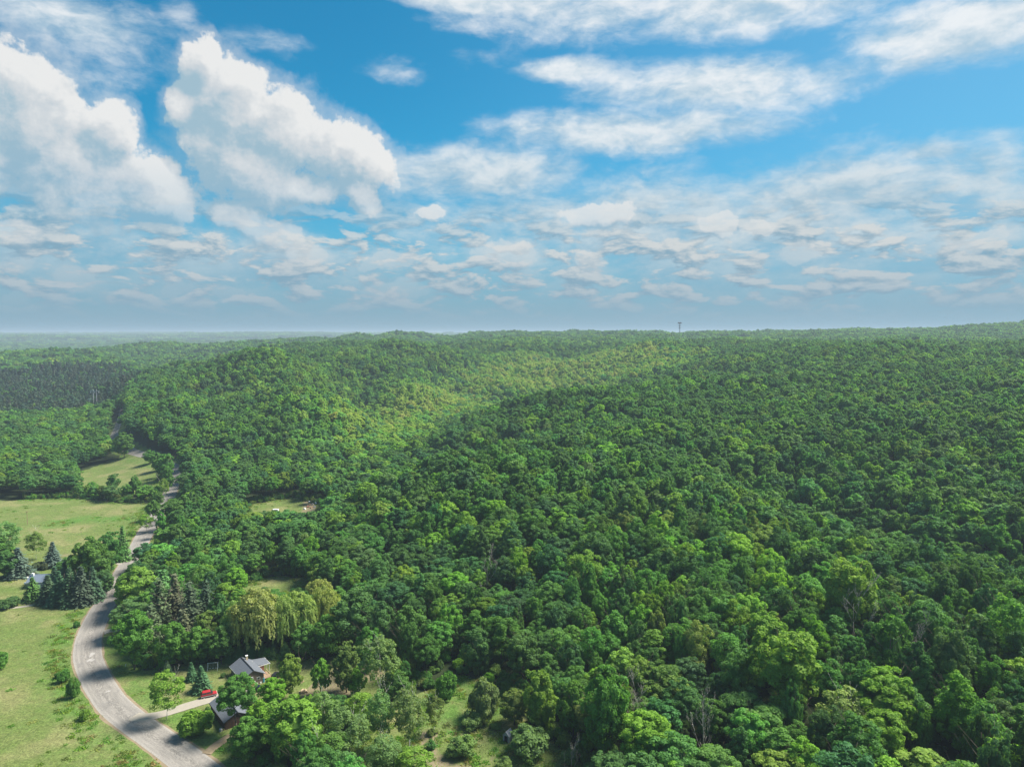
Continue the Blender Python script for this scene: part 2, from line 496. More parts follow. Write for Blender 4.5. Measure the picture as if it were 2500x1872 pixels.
def inside(poly, x, y):
    x = np.asarray(x); y = np.asarray(y); r = np.zeros(x.shape, bool)
    n = len(poly); j = n - 1
    for i in range(n):
        xi, yi = poly[i]; xj, yj = poly[j]
        r ^= ((yi > y) != (yj > y)) & (x < (xj - xi) * (y - yi) / (yj - yi + 1e-12) + xi)
        j = i
    return r


def seg_dist(poly, x, y, closed=True):
    d = np.full(np.shape(x), 1e9)
    n = len(poly)
    for i in range(n if closed else n - 1):
        ax, ay = poly[i]; bx, by = poly[(i + 1) % n]
        l2 = (bx - ax) ** 2 + (by - ay) ** 2 + 1e-9
        t = np.clip(((x - ax) * (bx - ax) + (y - ay) * (by - ay)) / l2, 0, 1)
        d = np.minimum(d, np.hypot(x - ax - t * (bx - ax), y - ay - t * (by - ay)))
    return d


FIELD_PX = {
    'main': [(-700, 1700), (-700, 1225), (0, 1222), (170, 1216), (300, 1228), (370, 1228), (405, 1218), (420, 1180), (436, 1180), (420, 1240), (330, 1380),
             (262, 1500), (250, 1600), (330, 1740), (450, 1850), (640, 1990), (640, 2300), (-300, 2500)],
    'upper': [(190, 1188), (200, 1150), (270, 1122), (345, 1117), (375, 1150), (395, 1195), (345, 1205), (240, 1200)],
    'yard': [(240, 1560), (250, 1610), (330, 1745), (430, 1850), (640, 1990), (640, 1880), (590, 1830), (560, 1760), (690, 1765), (860, 1752), (960, 1700),
             (950, 1612), (850, 1600), (740, 1612), (560, 1612), (380, 1632), (345, 1640), (312, 1570), (300, 1500), (270, 1480)],
    'meadow': [(880, 1760), (1000, 1705), (1120, 1650), (1235, 1690), (1260, 1740), (1330, 1800), (1420, 1870), (1450, 2050), (930, 2050), (850, 1900)],
    'glade': [(590, 1432), (660, 1408), (745, 1412), (745, 1442), (650, 1468), (590, 1462)],
    'plot': [(610, 1232), (720, 1214), (790, 1236), (770, 1262), (620, 1264)],
    'lane': [(285, 1085), (330, 1080), (345, 1118), (300, 1122)],
}
FIELDS = {k: poly_w(v) for k, v in FIELD_PX.items()}
ROAD_L = [(660, 2080), (520, 1960), (400, 1855), (250, 1735), (207, 1678), (181, 1610), (181, 1574), (190, 1540), (210, 1500), (232, 1465), (262, 1418), (300, 1360), (345, 1290), (380, 1240), (402, 1215), (418, 1170), (421, 1140)]
ROAD_R = [(800, 2080), (640, 1960), (500, 1845), (360, 1755), (300, 1700), (253, 1620), (247, 1574), (255, 1540), (277, 1490), (296, 1458), (318, 1418), (346, 1360), (378, 1290), (404, 1240), (420, 1210), (430, 1170), (430, 1140)]


def resample(P, step):
    P = np.array(P, float)
    # Catmull-Rom
    out = []
    Q_ = np.vstack([2 * P[0] - P[1], P, 2 * P[-1] - P[-2]])
    for i in range(1, len(Q_) - 2):
        p0, p1, p2, p3 = Q_[i - 1:i + 3]
        n = max(2, int(np.linalg.norm(p2 - p1) / step))
        for t in np.linspace(0, 1, n, endpoint=False):
            out.append(0.5 * ((2 * p1) + (-p0 + p2) * t + (2 * p0 - 5 * p1 + 4 * p2 - p3) * t * t + (-p0 + 3 * p1 - 3 * p2 + p3) * t ** 3))
    out.append(P[-1])
    return np.array(out)


rl, rr = poly_w(ROAD_L), poly_w(ROAD_R)
mid = (rl + rr) / 2
wid = np.linalg.norm(rl - rr, axis=1)
ROAD_W = 8.6
far = poly_w([(428, 1120), (418, 1110)])
lane2 = poly_w([(372, 1116), (345, 1109), (318, 1100), (290, 1083), (279, 1062), (287, 1040), (296, 1010), (298, 985)])
road_c = resample(mid, 2.0)
road_far = resample(np.vstack([mid[-1:], lane2]), 3.0)
road_all = np.vstack([road_c[::2], road_far[1::2]])


def strip(name, centre, width, lift, mat, cols=9, kind='structure', parent=None, jag=0.0):
    c_ = np.array(centre); t = np.gradient(c_, axis=0); t /= np.linalg.norm(t, axis=1)[:, None]
    nrm = np.stack([t[:, 1], -t[:, 0]], 1)
    w = np.full(len(c_), width) if np.isscalar(width) else np.array(width)
    s = np.concatenate([[0], np.cumsum(np.linalg.norm(np.diff(c_, axis=0), axis=1))])
    vs = []; uv = []
    r2 = np.random.default_rng(11)
    jl = np.convolve(r2.normal(0, 1, len(c_) + 4), np.ones(5) / 5, 'valid') * jag; jr = np.convolve(r2.normal(0, 1, len(c_) + 4), np.ones(5) / 5, 'valid') * jag
    for i in range(len(c_)):
        for k in range(cols):
            u = k / (cols - 1) * 2 - 1
            off = u * w[i] / 2 + (jl[i] if k == 0 else jr[i] if k == cols - 1 else 0)
            x, y = c_[i] + nrm[i] * off
            edge = 0.0 if 0 < k < cols - 1 else -0.05
            vs.append((x, y, gz(x, y) + lift + edge)); uv.append((u, s[i]))
    fs = [(i * cols + k, i * cols + k + 1, (i + 1) * cols + k + 1, (i + 1) * cols + k) for i in range(len(c_) - 1) for k in range(cols - 1)]
    me = mesh_np(name, vs, fs, [mat], smooth=True)
    ul = me.uv_layers.new(name='UVMap')
    ul.data.foreach_set('uv', np.array(uv, np.float32)[np.array(fs).ravel()].ravel())
    return tag(link(name, me, parent), kind=kind)


def blob_path(pts): return poly_w(pts)


# cover painted on the ground: R grass, G dry or bare earth, B tall lush growth
allx, ally = V[:, 0], V[:, 1]
cov = np.zeros((len(V), 4), np.float32); cov[:, 3] = 1
near_m = np.hypot(allx, ally) < 900
nx_, ny_ = allx[near_m], ally[near_m]
gr = np.zeros(len(nx_)); dry = np.zeros(len(nx_)); lush = np.zeros(len(nx_))
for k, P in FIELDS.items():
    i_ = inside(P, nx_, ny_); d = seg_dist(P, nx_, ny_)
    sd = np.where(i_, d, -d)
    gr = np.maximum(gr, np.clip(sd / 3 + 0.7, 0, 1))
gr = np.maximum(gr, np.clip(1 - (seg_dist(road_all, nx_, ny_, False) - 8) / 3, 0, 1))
DRY = [([(740, 1690), (800, 1640), (880, 1612), (910, 1650), (860, 1690), (760, 1735), (735, 1735)], 1.0),
       ([(890, 1640), (930, 1630), (950, 1650), (900, 1668)], 0.9),
       ([(1025, 1780), (1075, 1775), (1070, 1830), (1110, 1860), (1160, 1860), (1150, 1900), (1080, 1890), (1020, 1850)], 0.75),
       ([(1190, 1840), (1215, 1830), (1210, 1870), (1180, 1890)], 0.5),
       ([(275, 1562), (312, 1550), (312, 1600), (290, 1610)], 0.55), ([(480, 1650), (560, 1650), (555, 1672), (500, 1680)], 0.45),
       ([(520, 1450), (580, 1440), (590, 1462), (525, 1472)], 1.0), ([(740, 1224), (775, 1222), (770, 1252), (735, 1255)], 0.8),
       ([(145, 1350), (190, 1345), (185, 1362), (140, 1365)], 0.6), ([(40, 1462), (78, 1462), (78, 1482), (40, 1478)], 0.6),
       ([(400, 1790), (520, 1775), (540, 1810), (470, 1850), (420, 1840)], 0.35), ([(620, 1670), (660, 1668), (660, 1700), (620, 1700)], 0.7)]
for P, w in DRY:
    P = poly_w(P); i_ = inside(P, nx_, ny_); d = seg_dist(P, nx_, ny_)
    dry = np.maximum(dry, w * np.clip(np.where(i_, d, -d) / 2.5 + 0.6, 0, 1))
rd = seg_dist(road_all, nx_, ny_, False)
lush = np.maximum(lush, 0.8 * np.clip(1 - np.abs(rd - 9) / 6, 0, 1))
LUSH = [([(320, 1700), (200, 1640), (150, 1600), (80, 1700), (200, 1850), (420, 1950), (480, 1900)], 0.4),
        ([(1000, 1700), (1120, 1650), (1240, 1690), (1200, 1780), (1090, 1790), (1000, 1760)], 0.8),
        ([(90, 1285), (120, 1272), (190, 1262), (330, 1258), (330, 1268), (190, 1276), (100, 1292)], 0.9)]
for P, w in LUSH:
    P = poly_w(P); i_ = inside(P, nx_, ny_); d = seg_dist(P, nx_, ny_)
    lush = np.maximum(lush, w * np.clip(np.where(i_, d, -d) / 5 + 0.5, 0, 1))
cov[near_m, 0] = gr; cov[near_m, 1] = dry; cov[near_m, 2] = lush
m, q = new_mat('ground')
P_ = q.n.new('ShaderNodeNewGeometry').outputs['Position']
P2 = q.v('MULTIPLY', P_, (1, 1, 0))
ca = attr(q, 'cover').outputs['Color']
cr, cg, cb = q.xyz(ca)
nA = q.noise(P2, 0.018, 5, 0.55); nB = q.noise(P2, 0.16, 6, 0.65); nC = q.noise(P2, 1.6, 5, 0.7); nD = q.noise(P2, 0.05, 4, 0.5)
grass = q.mix(q.ramp(nA, 0.35, 0.65), (0.108, 0.142, 0.040), (0.150, 0.162, 0.058))
grass = q.mix(q.ramp(nB, 0.35, 0.70), grass, (0.100, 0.148, 0.036))
grass = q.mix(q.m('MULTIPLY', q.ramp(nD, 0.46, 0.66), 0.7), grass, (0.205, 0.190, 0.085))
grass = q.mix(q.m('MULTIPLY', cb, q.ramp(nB, 0.25, 0.6)), grass, (0.075, 0.155, 0.028))
grass = q.mix(1.0, grass, q.ramp(nC, 0.28, 0.72, 0.62, 1.36), 'MULTIPLY')
grass = q.mix(1.0, grass, q.ramp(q.noise(P2, 0.5, 4, 0.65), 0.3, 0.7, 0.82, 1.16), 'MULTIPLY')
earth = q.mix(nB, (0.17, 0.125, 0.08), (0.27, 0.22, 0.155))
earth = q.mix(q.ramp(nC, 0.45, 0.6), earth, (0.15, 0.155, 0.06))
gnd = q.mix(q.ramp(q.m('MULTIPLY_ADD', q.m('SUBTRACT', nB, 0.5), 1.3, cg), 0.35, 0.75), grass, earth)
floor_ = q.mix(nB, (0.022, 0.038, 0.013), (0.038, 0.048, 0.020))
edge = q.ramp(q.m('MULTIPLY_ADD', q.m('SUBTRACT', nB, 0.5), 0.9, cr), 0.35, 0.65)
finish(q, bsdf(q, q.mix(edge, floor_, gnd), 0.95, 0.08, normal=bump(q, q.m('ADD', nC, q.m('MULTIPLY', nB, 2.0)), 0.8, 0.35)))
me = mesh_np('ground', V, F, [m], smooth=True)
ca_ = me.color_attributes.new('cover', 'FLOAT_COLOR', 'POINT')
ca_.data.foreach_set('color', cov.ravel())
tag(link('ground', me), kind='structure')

# ---- the road, its shoulders and drives
m, q = new_mat('road_asphalt')
uv = q.n.new('ShaderNodeUVMap').outputs[0]
u, v_, _z = q.xyz(uv)
pos = q.v('MULTIPLY', q.n.new('ShaderNodeNewGeometry').outputs['Position'], (1, 1, 0))
wig = q.m('SUBTRACT', q.noise(uv, 0.09, 3, 0.5), 0.5)
lu = q.v('MULTIPLY', uv, (4.3, 0.07, 1))
long_n = q.noise(lu, 1.4, 5, 0.6)
fine = q.noise(pos, 2.2, 6, 0.7); patch = q.noise(pos, 0.22, 5, 0.6)
base = q.mix(q.ramp(long_n, 0.3, 0.7), (0.195, 0.178, 0.160), (0.262, 0.238, 0.212))
base = q.mix(q.ramp(patch, 0.55, 0.72), base, (0.165, 0.152, 0.14))
track = q.m('ABSOLUTE', q.m('SUBTRACT', q.m('ABSOLUTE', u), 0.45))
base = q.mix(q.ramp(track, 0.0, 0.18, 0.35, 0.0), base, (0.155, 0.143, 0.13))
uc = q.m('ADD', u, q.m('MULTIPLY', wig, 0.9))
cn = q.noise(q.v('MULTIPLY', uv, (4.3, 0.5, 1)), 0.8, 6, 0.75)
crack = q.m('MULTIPLY', q.ramp(q.m('ABSOLUTE', q.m('SUBTRACT', cn, 0.5)), 0.0, 0.035, 1.0, 0.0), q.ramp(q.m('ABSOLUTE', uc), 0.08, 0.42, 1.0, 0.05))
base = q.mix(q.m('MULTIPLY', crack, 0.75), base, (0.07, 0.066, 0.062))
base = q.mix(q.m('MULTIPLY', q.ramp(q.m('ABSOLUTE', u), 0.80, 0.97), 0.55), base, (0.30, 0.275, 0.245))
base = q.mix(1.0, base, q.ramp(fine, 0.25, 0.75, 0.78, 1.22), 'MULTIPLY')
finish(q, bsdf(q, base, 0.9, 0.2, normal=bump(q, q.m('SUBTRACT', fine, q.m('MULTIPLY', crack, 2.0)), 0.4, 0.04)))
M['road'] = m
M['dirt'] = simple('dirt_shoulder', (0.22, 0.17, 0.11), 0.95, 0.1, var=0.4, scale=0.5)
M['gravel'] = simple('pale_gravel', (0.29, 0.26, 0.215), 0.95, 0.1, var=0.22, scale=0.8, bmp=0.4)
M['pale_patch'] = simple('pale_patch', (0.31, 0.29, 0.27), 0.95, 0.1, var=0.3, scale=0.9)
strip('road_shoulder', road_c, ROAD_W + 1.3, 0.05, M['dirt'], 9, jag=0.5)
strip('road', road_c, ROAD_W, 0.10, M['road'], 13, jag=0.12)
strip('road', road_far, np.linspace(ROAD_W, 4.5, len(road_far)), 0.12, M['road'], 5)
strip('driveway', resample(poly_w([(326, 1748), (350, 1751), (400, 1742), (460, 1722), (520, 1705), (560, 1692), (610, 1690)]), 1.0), 4.2, 0.16, M['gravel'], 7, jag=0.3)
strip('driveway', resample(poly_w([(254, 1543), (264, 1541), (290, 1536), (330, 1525)]), 1.0), 4.6, 0.16, M['gravel'], 7, jag=0.2)
strip('driveway', resample(poly_w([(503, 1840), (520, 1825), (540, 1811), (565, 1795)]), 1.0), 2.8, 0.16, M['dirt'], 7, jag=0.3)
strip('driveway', resample(poly_w([(318, 1366), (300, 1372), (284, 1378)]), 1.0), 3.2, 0.16, M['gravel'], 5, jag=0.2)
strip('path', resample(poly_w([(-60, 1490), (0, 1486), (45, 1482), (85, 1476)]), 2.0), 2.2, 0.08, M['gravel'], 5, jag=0.3)


def ground_patch(name, px, py, rx, ry, mat, lift, seed=1):
    c_ = gp(px, py); r3 = np.random.default_rng(seed)
    n = 26; ph = r3.uniform(0, 6.28, 4)
    vs = [(c_.x, c_.y, gz(c_.x, c_.y) + lift)]
    for i in range(n):
        t = 2 * math.pi * i / n
        r = 1 + 0.28 * math.sin(2 * t + ph[0]) + 0.2 * math.sin(3 * t + ph[1]) + 0.14 * math.sin(5 * t + ph[2]) + 0.1 * math.sin(8 * t + ph[3])
        x, y = c_.x + rx * r * math.cos(t), c_.y + ry * r * math.sin(t)
        vs.append((x, y, gz(x, y) + lift))
    return tag(link(name, mesh_np(name, vs, [(0, 1 + i, 1 + (i + 1) % n) for i in range(n)], [mat])), kind='structure')


for k, (px, py, rx, ry) in enumerate([(229, 1563, .5, .6), (225, 1598, .8, 1.6), (221, 1612, .9, 1.5),
                                      (264, 1688, .5, .7), (392, 1276, 1.2, 3.0), (352, 1327, 1.2, 3.2)]):
    ground_patch('road_patch', px, py, rx, ry, M['pale_patch'], 0.18, k)

# ------------------------------------------------------------------ foliage
def leaf_tris(C, N, size, r, elong=1.0, down=None):
    """one triangle per leaf spray at C facing N"""
    n = len(C)
    N = N / np.linalg.norm(N, axis=1)[:, None]
    a = r.normal(size=(n, 3)) if down is None else np.tile(np.array(down, float), (n, 1)) + r.normal(size=(n, 3)) * 0.18
    a -= (a * N).sum(1)[:, None] * N; a /= np.linalg.norm(a, axis=1)[:, None] + 1e-9
    b = np.cross(N, a)
    sz = (size * r.uniform(0.65, 1.35, n))[:, None]
    p0 = C + a * sz * 0.62 * elong
    p1 = C - a * sz * 0.38 * elong + b * sz * 0.52
    p2 = C - a * sz * 0.38 * elong - b * sz * 0.52
    return np.stack([p0, p1, p2], 1)


def tri_mesh(name, T, mats, lv, mi=None, extra=None):
    V_ = T.reshape(-1, 3); F_ = np.arange(len(V_)).reshape(-1, 3)
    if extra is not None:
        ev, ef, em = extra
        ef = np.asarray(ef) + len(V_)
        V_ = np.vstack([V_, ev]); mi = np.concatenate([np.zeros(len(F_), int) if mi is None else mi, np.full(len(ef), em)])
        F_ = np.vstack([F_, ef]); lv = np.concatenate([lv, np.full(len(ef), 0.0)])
    me_ = mesh_np(name, V_, F_, mats, mi)
    at = me_.attributes.new('lv', 'FLOAT', 'FACE'); at.data.foreach_set('value', np.asarray(lv, np.float32))
    return me_


def unit(r, n, zmin=-1.0):
    d = r.normal(size=(n * 3, 3)); d /= np.linalg.norm(d, axis=1)[:, None]
    return d[d[:, 2] > zmin][:n]


def crown_tris(seed, R, H, zc, nclump, nleaf, size, zmin=-0.35, cl=0.27, gap=0.0, top=1.0, squash=0.95):
    """a crown of leaf clumps: R radius, H half height, zc height of its middle; top > 1 pulls it to an egg shape"""
    r = np.random.default_rng(seed)
    lobes = unit(r, 7); la = r.uniform(-0.10, 0.22, 7)
    d = unit(r, nclump, zmin); nclump = len(d)
    rad = 1 + (np.maximum(0, d @ lobes.T - 0.55) * 2 * la).sum(1)
    u = r.uniform(0.60, 0.92, nclump)
    u[: nclump // 5] *= 0.7
    w = np.where(d[:, 2] > 0, (1 - np.clip(d[:, 2], 0, 1) ** 2) ** (0.5 * (top - 1)), 1.0) if top != 1.0 else 1.0
    C = d * (rad * u)[:, None] * np.array([R, R, H]); C[:, :2] *= np.reshape(w, (-1, 1)) if top != 1.0 else 1.0
    rc = R * cl * r.uniform(0.7, 1.35, nclump)
    out = d / np.array([R, R, H]); out /= np.linalg.norm(out, axis=1)[:, None]
    k = np.repeat(np.arange(nclump), nleaf)
    n = len(k)
    e = r.normal(size=(n, 3)); e /= np.linalg.norm(e, axis=1)[:, None]
    e = e + 0.70 * out[k] + np.array([0, 0, 0.35]); e /= np.linalg.norm(e, axis=1)[:, None]
    P = C[k] + e * (rc[k] * r.uniform(0.70, 1.12, n))[:, None] * np.array([1, 1, squash])
    P[:, 2] += zc
    N = e + r.normal(size=(n, 3)) * 0.50 + np.array([0, 0, 0.10])
    T = leaf_tris(P, N, size, r)
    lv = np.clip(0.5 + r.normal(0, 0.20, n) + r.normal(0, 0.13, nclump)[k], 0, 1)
    if gap > 0:
        keep = r.uniform(size=n) > gap; T = T[keep]; lv = lv[keep]
    return T, lv


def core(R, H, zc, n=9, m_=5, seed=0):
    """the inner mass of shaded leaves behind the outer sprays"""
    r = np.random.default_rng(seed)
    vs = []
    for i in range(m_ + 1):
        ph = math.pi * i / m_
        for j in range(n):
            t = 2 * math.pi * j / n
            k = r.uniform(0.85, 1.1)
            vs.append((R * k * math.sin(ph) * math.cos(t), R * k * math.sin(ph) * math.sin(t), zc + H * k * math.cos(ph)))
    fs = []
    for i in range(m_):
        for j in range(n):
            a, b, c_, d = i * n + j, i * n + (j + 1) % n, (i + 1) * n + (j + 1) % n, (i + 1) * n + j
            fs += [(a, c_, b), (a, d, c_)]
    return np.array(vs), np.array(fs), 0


def branch_mesh(name, seed, h, r0, mat, levels=3, spread=0.55, nkids=(4, 6), lean=0.06, start=0.35, twig=0.03, split=False, n=5):
    """trunk with limbs"""
    r = random.Random(seed); mb = MB()
    def grow(p, d, L, rad, lvl):
        segs = 4 if lvl == 0 else 3
        pts = [Vector(p)]; dd = Vector(d)
        for i in range(segs):
            dd = (dd + Vector((r.gauss(0, lean), r.gauss(0, lean), r.gauss(0, lean * 0.5) + (0.06 if lvl else 0)))).normalized()
            pts.append(pts[-1] + dd * (L / segs))
        for i in range(segs):
            ra = rad * (1 - 0.75 * i / segs); rb = rad * (1 - 0.75 * (i + 1) / segs)
            mb.tube(pts[i], pts[i + 1], max(ra, twig), max(rb, twig * 0.6), n if lvl == 0 else 3 if lvl > 1 else 4)
        if lvl < levels:
            k = r.randint(*nkids) + (2 if lvl == 0 else 0)
            for j in range(k):
                t = start + (0.98 - start) * (j + r.random()) / k if lvl == 0 else r.uniform(0.3, 0.95)
                i = min(int(t * segs), segs - 1); q_ = pts[i].lerp(pts[i + 1], t * segs - i)
                a = r.uniform(0, 6.28)
                side = Vector((math.cos(a), math.sin(a), 0))
                nd_ = (dd * (1 - spread) + side * spread + Vector((0, 0, 0.22))).normalized()
                grow(q_, nd_, L * r.uniform(0.38, 0.55), max(rad * (1 - 0.7 * t) * 0.55, twig), lvl + 1)
    grow((0, 0, -0.3), (0, 0, 1), h + 0.3, r0, 0)
    me_ = bpy.data.meshes.new(name); me_.from_pydata(mb.v, [], mb.f); me_.materials.append(mat)
    me_.polygons.foreach_set('use_smooth', [True] * len(mb.f)); me_.update()
    return me_


def spruce_tris(seed, R, h, tiers, per, size, z0=0.6, droop=0.35, power=0.9, fuzz=1.0):
    r = np.random.default_rng(seed); Ts = []; Ls = []
    for i in range(tiers):
        f = i / (tiers - 1); z = z0 + (h - z0) * f ** 0.95
        Rt = R * (1 - f) ** power * r.uniform(0.86, 1.1) + 0.12
        nb = max(5, int(per * (0.35 + Rt / R)))
        for j in range(nb):
            t = 2 * math.pi * (j + r.uniform(-.3, .3)) / nb; L = Rt * r.uniform(0.7, 1.15)
            k = max(3, int(L / (size * 0.38)))
            s_ = np.linspace(0.18, 1, k)
            x = np.cos(t) * s_ * L; y = np.sin(t) * s_ * L; zz = z - droop * L * s_ ** 1.4 + 0.12 * L * np.maximum(0, s_ - 0.75)
            P = np.stack([x, y, zz], 1) + r.normal(0, 0.10 * fuzz, (k, 3))
            N = np.stack([np.full(k, math.cos(t)) * 0.35, np.full(k, math.sin(t)) * 0.35, np.ones(k)], 1) + r.normal(0, 0.35, (k, 3))
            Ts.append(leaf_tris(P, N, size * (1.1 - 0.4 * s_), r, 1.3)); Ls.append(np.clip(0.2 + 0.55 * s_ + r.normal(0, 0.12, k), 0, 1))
    return np.concatenate(Ts), np.concatenate(Ls)


def willow_tris(seed, R, h, n=26, size=0.42):
    r = np.random.default_rng(seed)
    T, L = crown_tris(seed, R * 0.88, h * 0.38, h * 0.60, 120, 75, size, -0.5, 0.20)
    Ts, Ls = [T], [L]
    d = unit(r, 230, -0.25)
    for q_ in d:
        u_ = r.uniform(0.72, 1.0)
        p = np.array([q_[0] * R * u_, q_[1] * R * u_, h * 0.62 + q_[2] * h * 0.33 * u_])
        Ln = min(p[2] - 0.8, r.uniform(0.12, 0.34) * h) * (0.45 + 0.55 * (1 - max(0, q_[2])))
        k = int(Ln / 0.16) + 3; s_ = np.linspace(0, 1, k)
        P = p + np.stack([q_[0] * 0.5 * np.sqrt(s_), q_[1] * 0.5 * np.sqrt(s_), -s_ * Ln], 1) + r.normal(0, 0.16, (k, 3))
        N = np.tile([q_[0], q_[1], 0.35], (k, 1)) + r.normal(0, 0.3, (k, 3))
        Ts.append(leaf_tris(P, N, size * 0.75, r, 2.0, (0, 0, -1))); Ls.append(np.clip(0.75 - 0.4 * s_ + r.normal(0, 0.12, k), 0, 1))
    return np.concatenate(Ts), np.concatenate(Ls)


LIB = {}


def lib(kind, name, T, L, mats=None, extra=None, dims=None):
    P_ = T.reshape(-1, 3)
    dims = (2 * float(np.percentile(np.hypot(P_[:, 0], P_[:, 1]), 97.5)), float(np.percentile(P_[:, 2], 99.5)))
    LIB.setdefault(kind, []).append((tri_mesh(name, T, mats or [M['leaf']], L, extra=extra), dims))


# forest trees (origin at the foot): crown radius 4.6, 18 high
for i in range(6):
    r_ = [4.6, 5.0, 4.3, 4.8, 4.0, 5.2][i]; hh = [6.2, 5.8, 6.8, 6.4, 7.4, 6.0][i]; zc = 18 - hh
    T, L = crown_tris(100 + i, r_, hh, zc, [96, 112, 92, 120, 100, 108][i], 96, 0.41, -0.75, [0.20, 0.18, 0.21, 0.17, 0.20, 0.19][i], top=[1, 1, 1.3, 1, 1.5, 1][i])
    lib('dome', 'crown', T, L, extra=core(r_ * 0.50, hh * 0.52, zc, seed=i), dims=(r_ * 2, 18.0))
    T, L = crown_tris(120 + i, r_, hh, zc, 48, 42, 0.80, -0.5, 0.23, top=[1, 1, 1.3, 1, 1.5, 1][i])
    lib('dome_mid', 'crown_mid', T, L, extra=core(r_ * 0.66, hh * 0.66, zc, 7, 4, seed=i), dims=(r_ * 2, 18.0))
for i in range(5):
    T, L = crown_tris(140 + i, 5.0, 4.6, 12.5, 18, 16, 1.9, 0.0, 0.30)
    lib('dome_far', 'crown_far', T, L, extra=core(3.6, 3.3, 12.5, 6, 4, seed=i), dims=(10, 17.5))
# open-grown trees with leaf nearly to the ground
for i in range(4):
    r_ = 4.4; hh = 6.4; zc = 8.0
    T, L = crown_tris(160 + i, r_, hh, zc, 125, 75, 0.44, -0.9, 0.19, top=[1.25, 1.0, 1.4, 1.15][i])
    lib('open', 'crown', T, L, extra=core(r_ * 0.5, hh * 0.6, zc, seed=i), dims=(8.8, 14.6))
# thin-leaved trees: aspen, birch, box elder
for i in range(4):
    r_ = 3.6; hh = 5.6; zc = 9.2
    T, L = crown_tris(180 + i, r_, hh, zc, 70, 66, 0.36, -0.8, 0.26, top=1.2)
    lib('airy', 'crown', T, L, dims=(7.4, 15.0))
# bushes
for i in range(4):
    T, L = crown_tris(200 + i, 2.6, 2.3, 1.6, 46, 90, 0.34, -0.35, 0.28)
    lib('bush', 'crown', T, L, extra=core(1.8, 1.6, 1.5, seed=i), dims=(5.4, 4.0))
for i in range(3):
    T, L = willow_tris(220 + i, 6.6, 15.0)
    lib('willow', 'crown', T, L, extra=core(3.8, 3.8, 8.8, seed=i), dims=(13.6, 15.2))
for i in range(4):
    T, L = spruce_tris(240 + i, 2.9, 12.0, 30, 15, 0.62, droop=[0.35, 0.45, 0.3, 0.4][i])
    lib('spruce', 'crown', T, L, [M['needle']], dims=(5.8, 12.0))
for i in range(3):
    T, L = spruce_tris(250 + i, 3.6, 15.0, 22, 12, 0.80, z0=2.5, droop=0.12, power=0.62, fuzz=3.5)
    lib('pine', 'crown', T, L, [M['needle']], dims=(7.2, 15.0))
for i in range(4):
    T, L = crown_tris(260 + i, 3.0, 6.0, 12.5, 22, 16, 1.5, -0.8, 0.26, top=1.7)
    lib('pine_far', 'crown_far', T, L, [M['needle']], dims=(6, 18.0))
# a far patch of many crowns
for i in range(4):
    r4 = np.random.default_rng(300 + i); Ts = []; Ls = []
    for k in range(15):
        T, L = crown_tris(310 + i * 20 + k, r4.uniform(4.2, 6.2), r4.uniform(4, 5.5), r4.uniform(10.5, 14.5), 8, 8, 3.4, 0.0, 0.36)
        a = r4.uniform(0, 6.28); rr_ = 17 * math.sqrt(r4.uniform(0, 1)); T = T + np.array([rr_ * math.cos(a), rr_ * math.sin(a), 0]); Ts.append(T); Ls.append(np.clip(L + r4.normal(0, .2), 0, 1))
    lib('patch', 'canopy_patch', np.concatenate(Ts), np.concatenate(Ls), dims=(34, 18))

TRUNK = {'dome': [branch_mesh('trunk', 400 + i, 15, 0.26, M['bark'], 1, 0.6, (3, 5), start=0.45) for i in range(3)],
         'open': [branch_mesh('trunk', 410 + i, 12, 0.24, M['bark'], 1, 0.6, (3, 5), start=0.25) for i in range(3)],
         'airy': [branch_mesh('trunk', 420 + i, 13.5, 0.16, M['pale_bark'], 2, 0.45, (3, 5), start=0.3, twig=0.035) for i in range(3)],
         'bush': [branch_mesh('stem', 430, 2.6, 0.07, M['bark'], 1, 0.7, (4, 5), start=0.1, twig=0.02)],
         'willow': [branch_mesh('trunk', 440, 11, 0.42, M['bark'], 1, 0.65, (4, 6), start=0.25)],
         'spruce': [branch_mesh('trunk', 450, 11.5, 0.17, M['bark'], 0)],
         'pine': [branch_mesh('trunk', 455, 14.5, 0.2, M['bark'], 1, 0.8, (4, 6), start=0.2)]}
DEAD = [branch_mesh('branches', 460 + i, 15, 0.2, M['dead_wood'], 3, 0.55, (3, 5), lean=0.09, start=0.3, twig=0.045) for i in range(4)]

TINT = {'deep': (0.043, 0.106, 0.030), 'mid': (0.050, 0.122, 0.026), 'fresh': (0.078, 0.165, 0.022), 'lime': (0.112, 0.200, 0.030),
        'blue': (0.036, 0.092, 0.040), 'olive': (0.068, 0.118, 0.030), 'grey': (0.072, 0.132, 0.042), 'willow': (0.120, 0.175, 0.050),
        'spruce': (0.030, 0.070, 0.036), 'bluespruce': (0.042, 0.085, 0.062), 'pine': (0.030, 0.056, 0.032), 'brown': (0.048, 0.072, 0.036)}
TINT = {k_: (2.25 * v_[0], 1.90 * v_[1], 2.05 * v_[2]) for k_, v_ in TINT.items()}
TINT['blue'] = (0.070, 0.165, 0.066); TINT['lime'] = (0.190, 0.305, 0.058)
placed = []          # x, y, radius of trees set out singly
NAME = {'dome': 'broadleaf_tree', 'open': 'broadleaf_tree', 'airy': 'aspen_tree', 'bush': 'bush', 'willow': 'willow_tree', 'spruce': 'spruce_tree', 'pine': 'pine_tree'}
CAT = {'dome': 'tree', 'open': 'tree', 'airy': 'tree', 'bush': 'bush', 'willow': 'tree', 'spruce': 'tree', 'pine': 'tree'}
tr = random.Random(5)


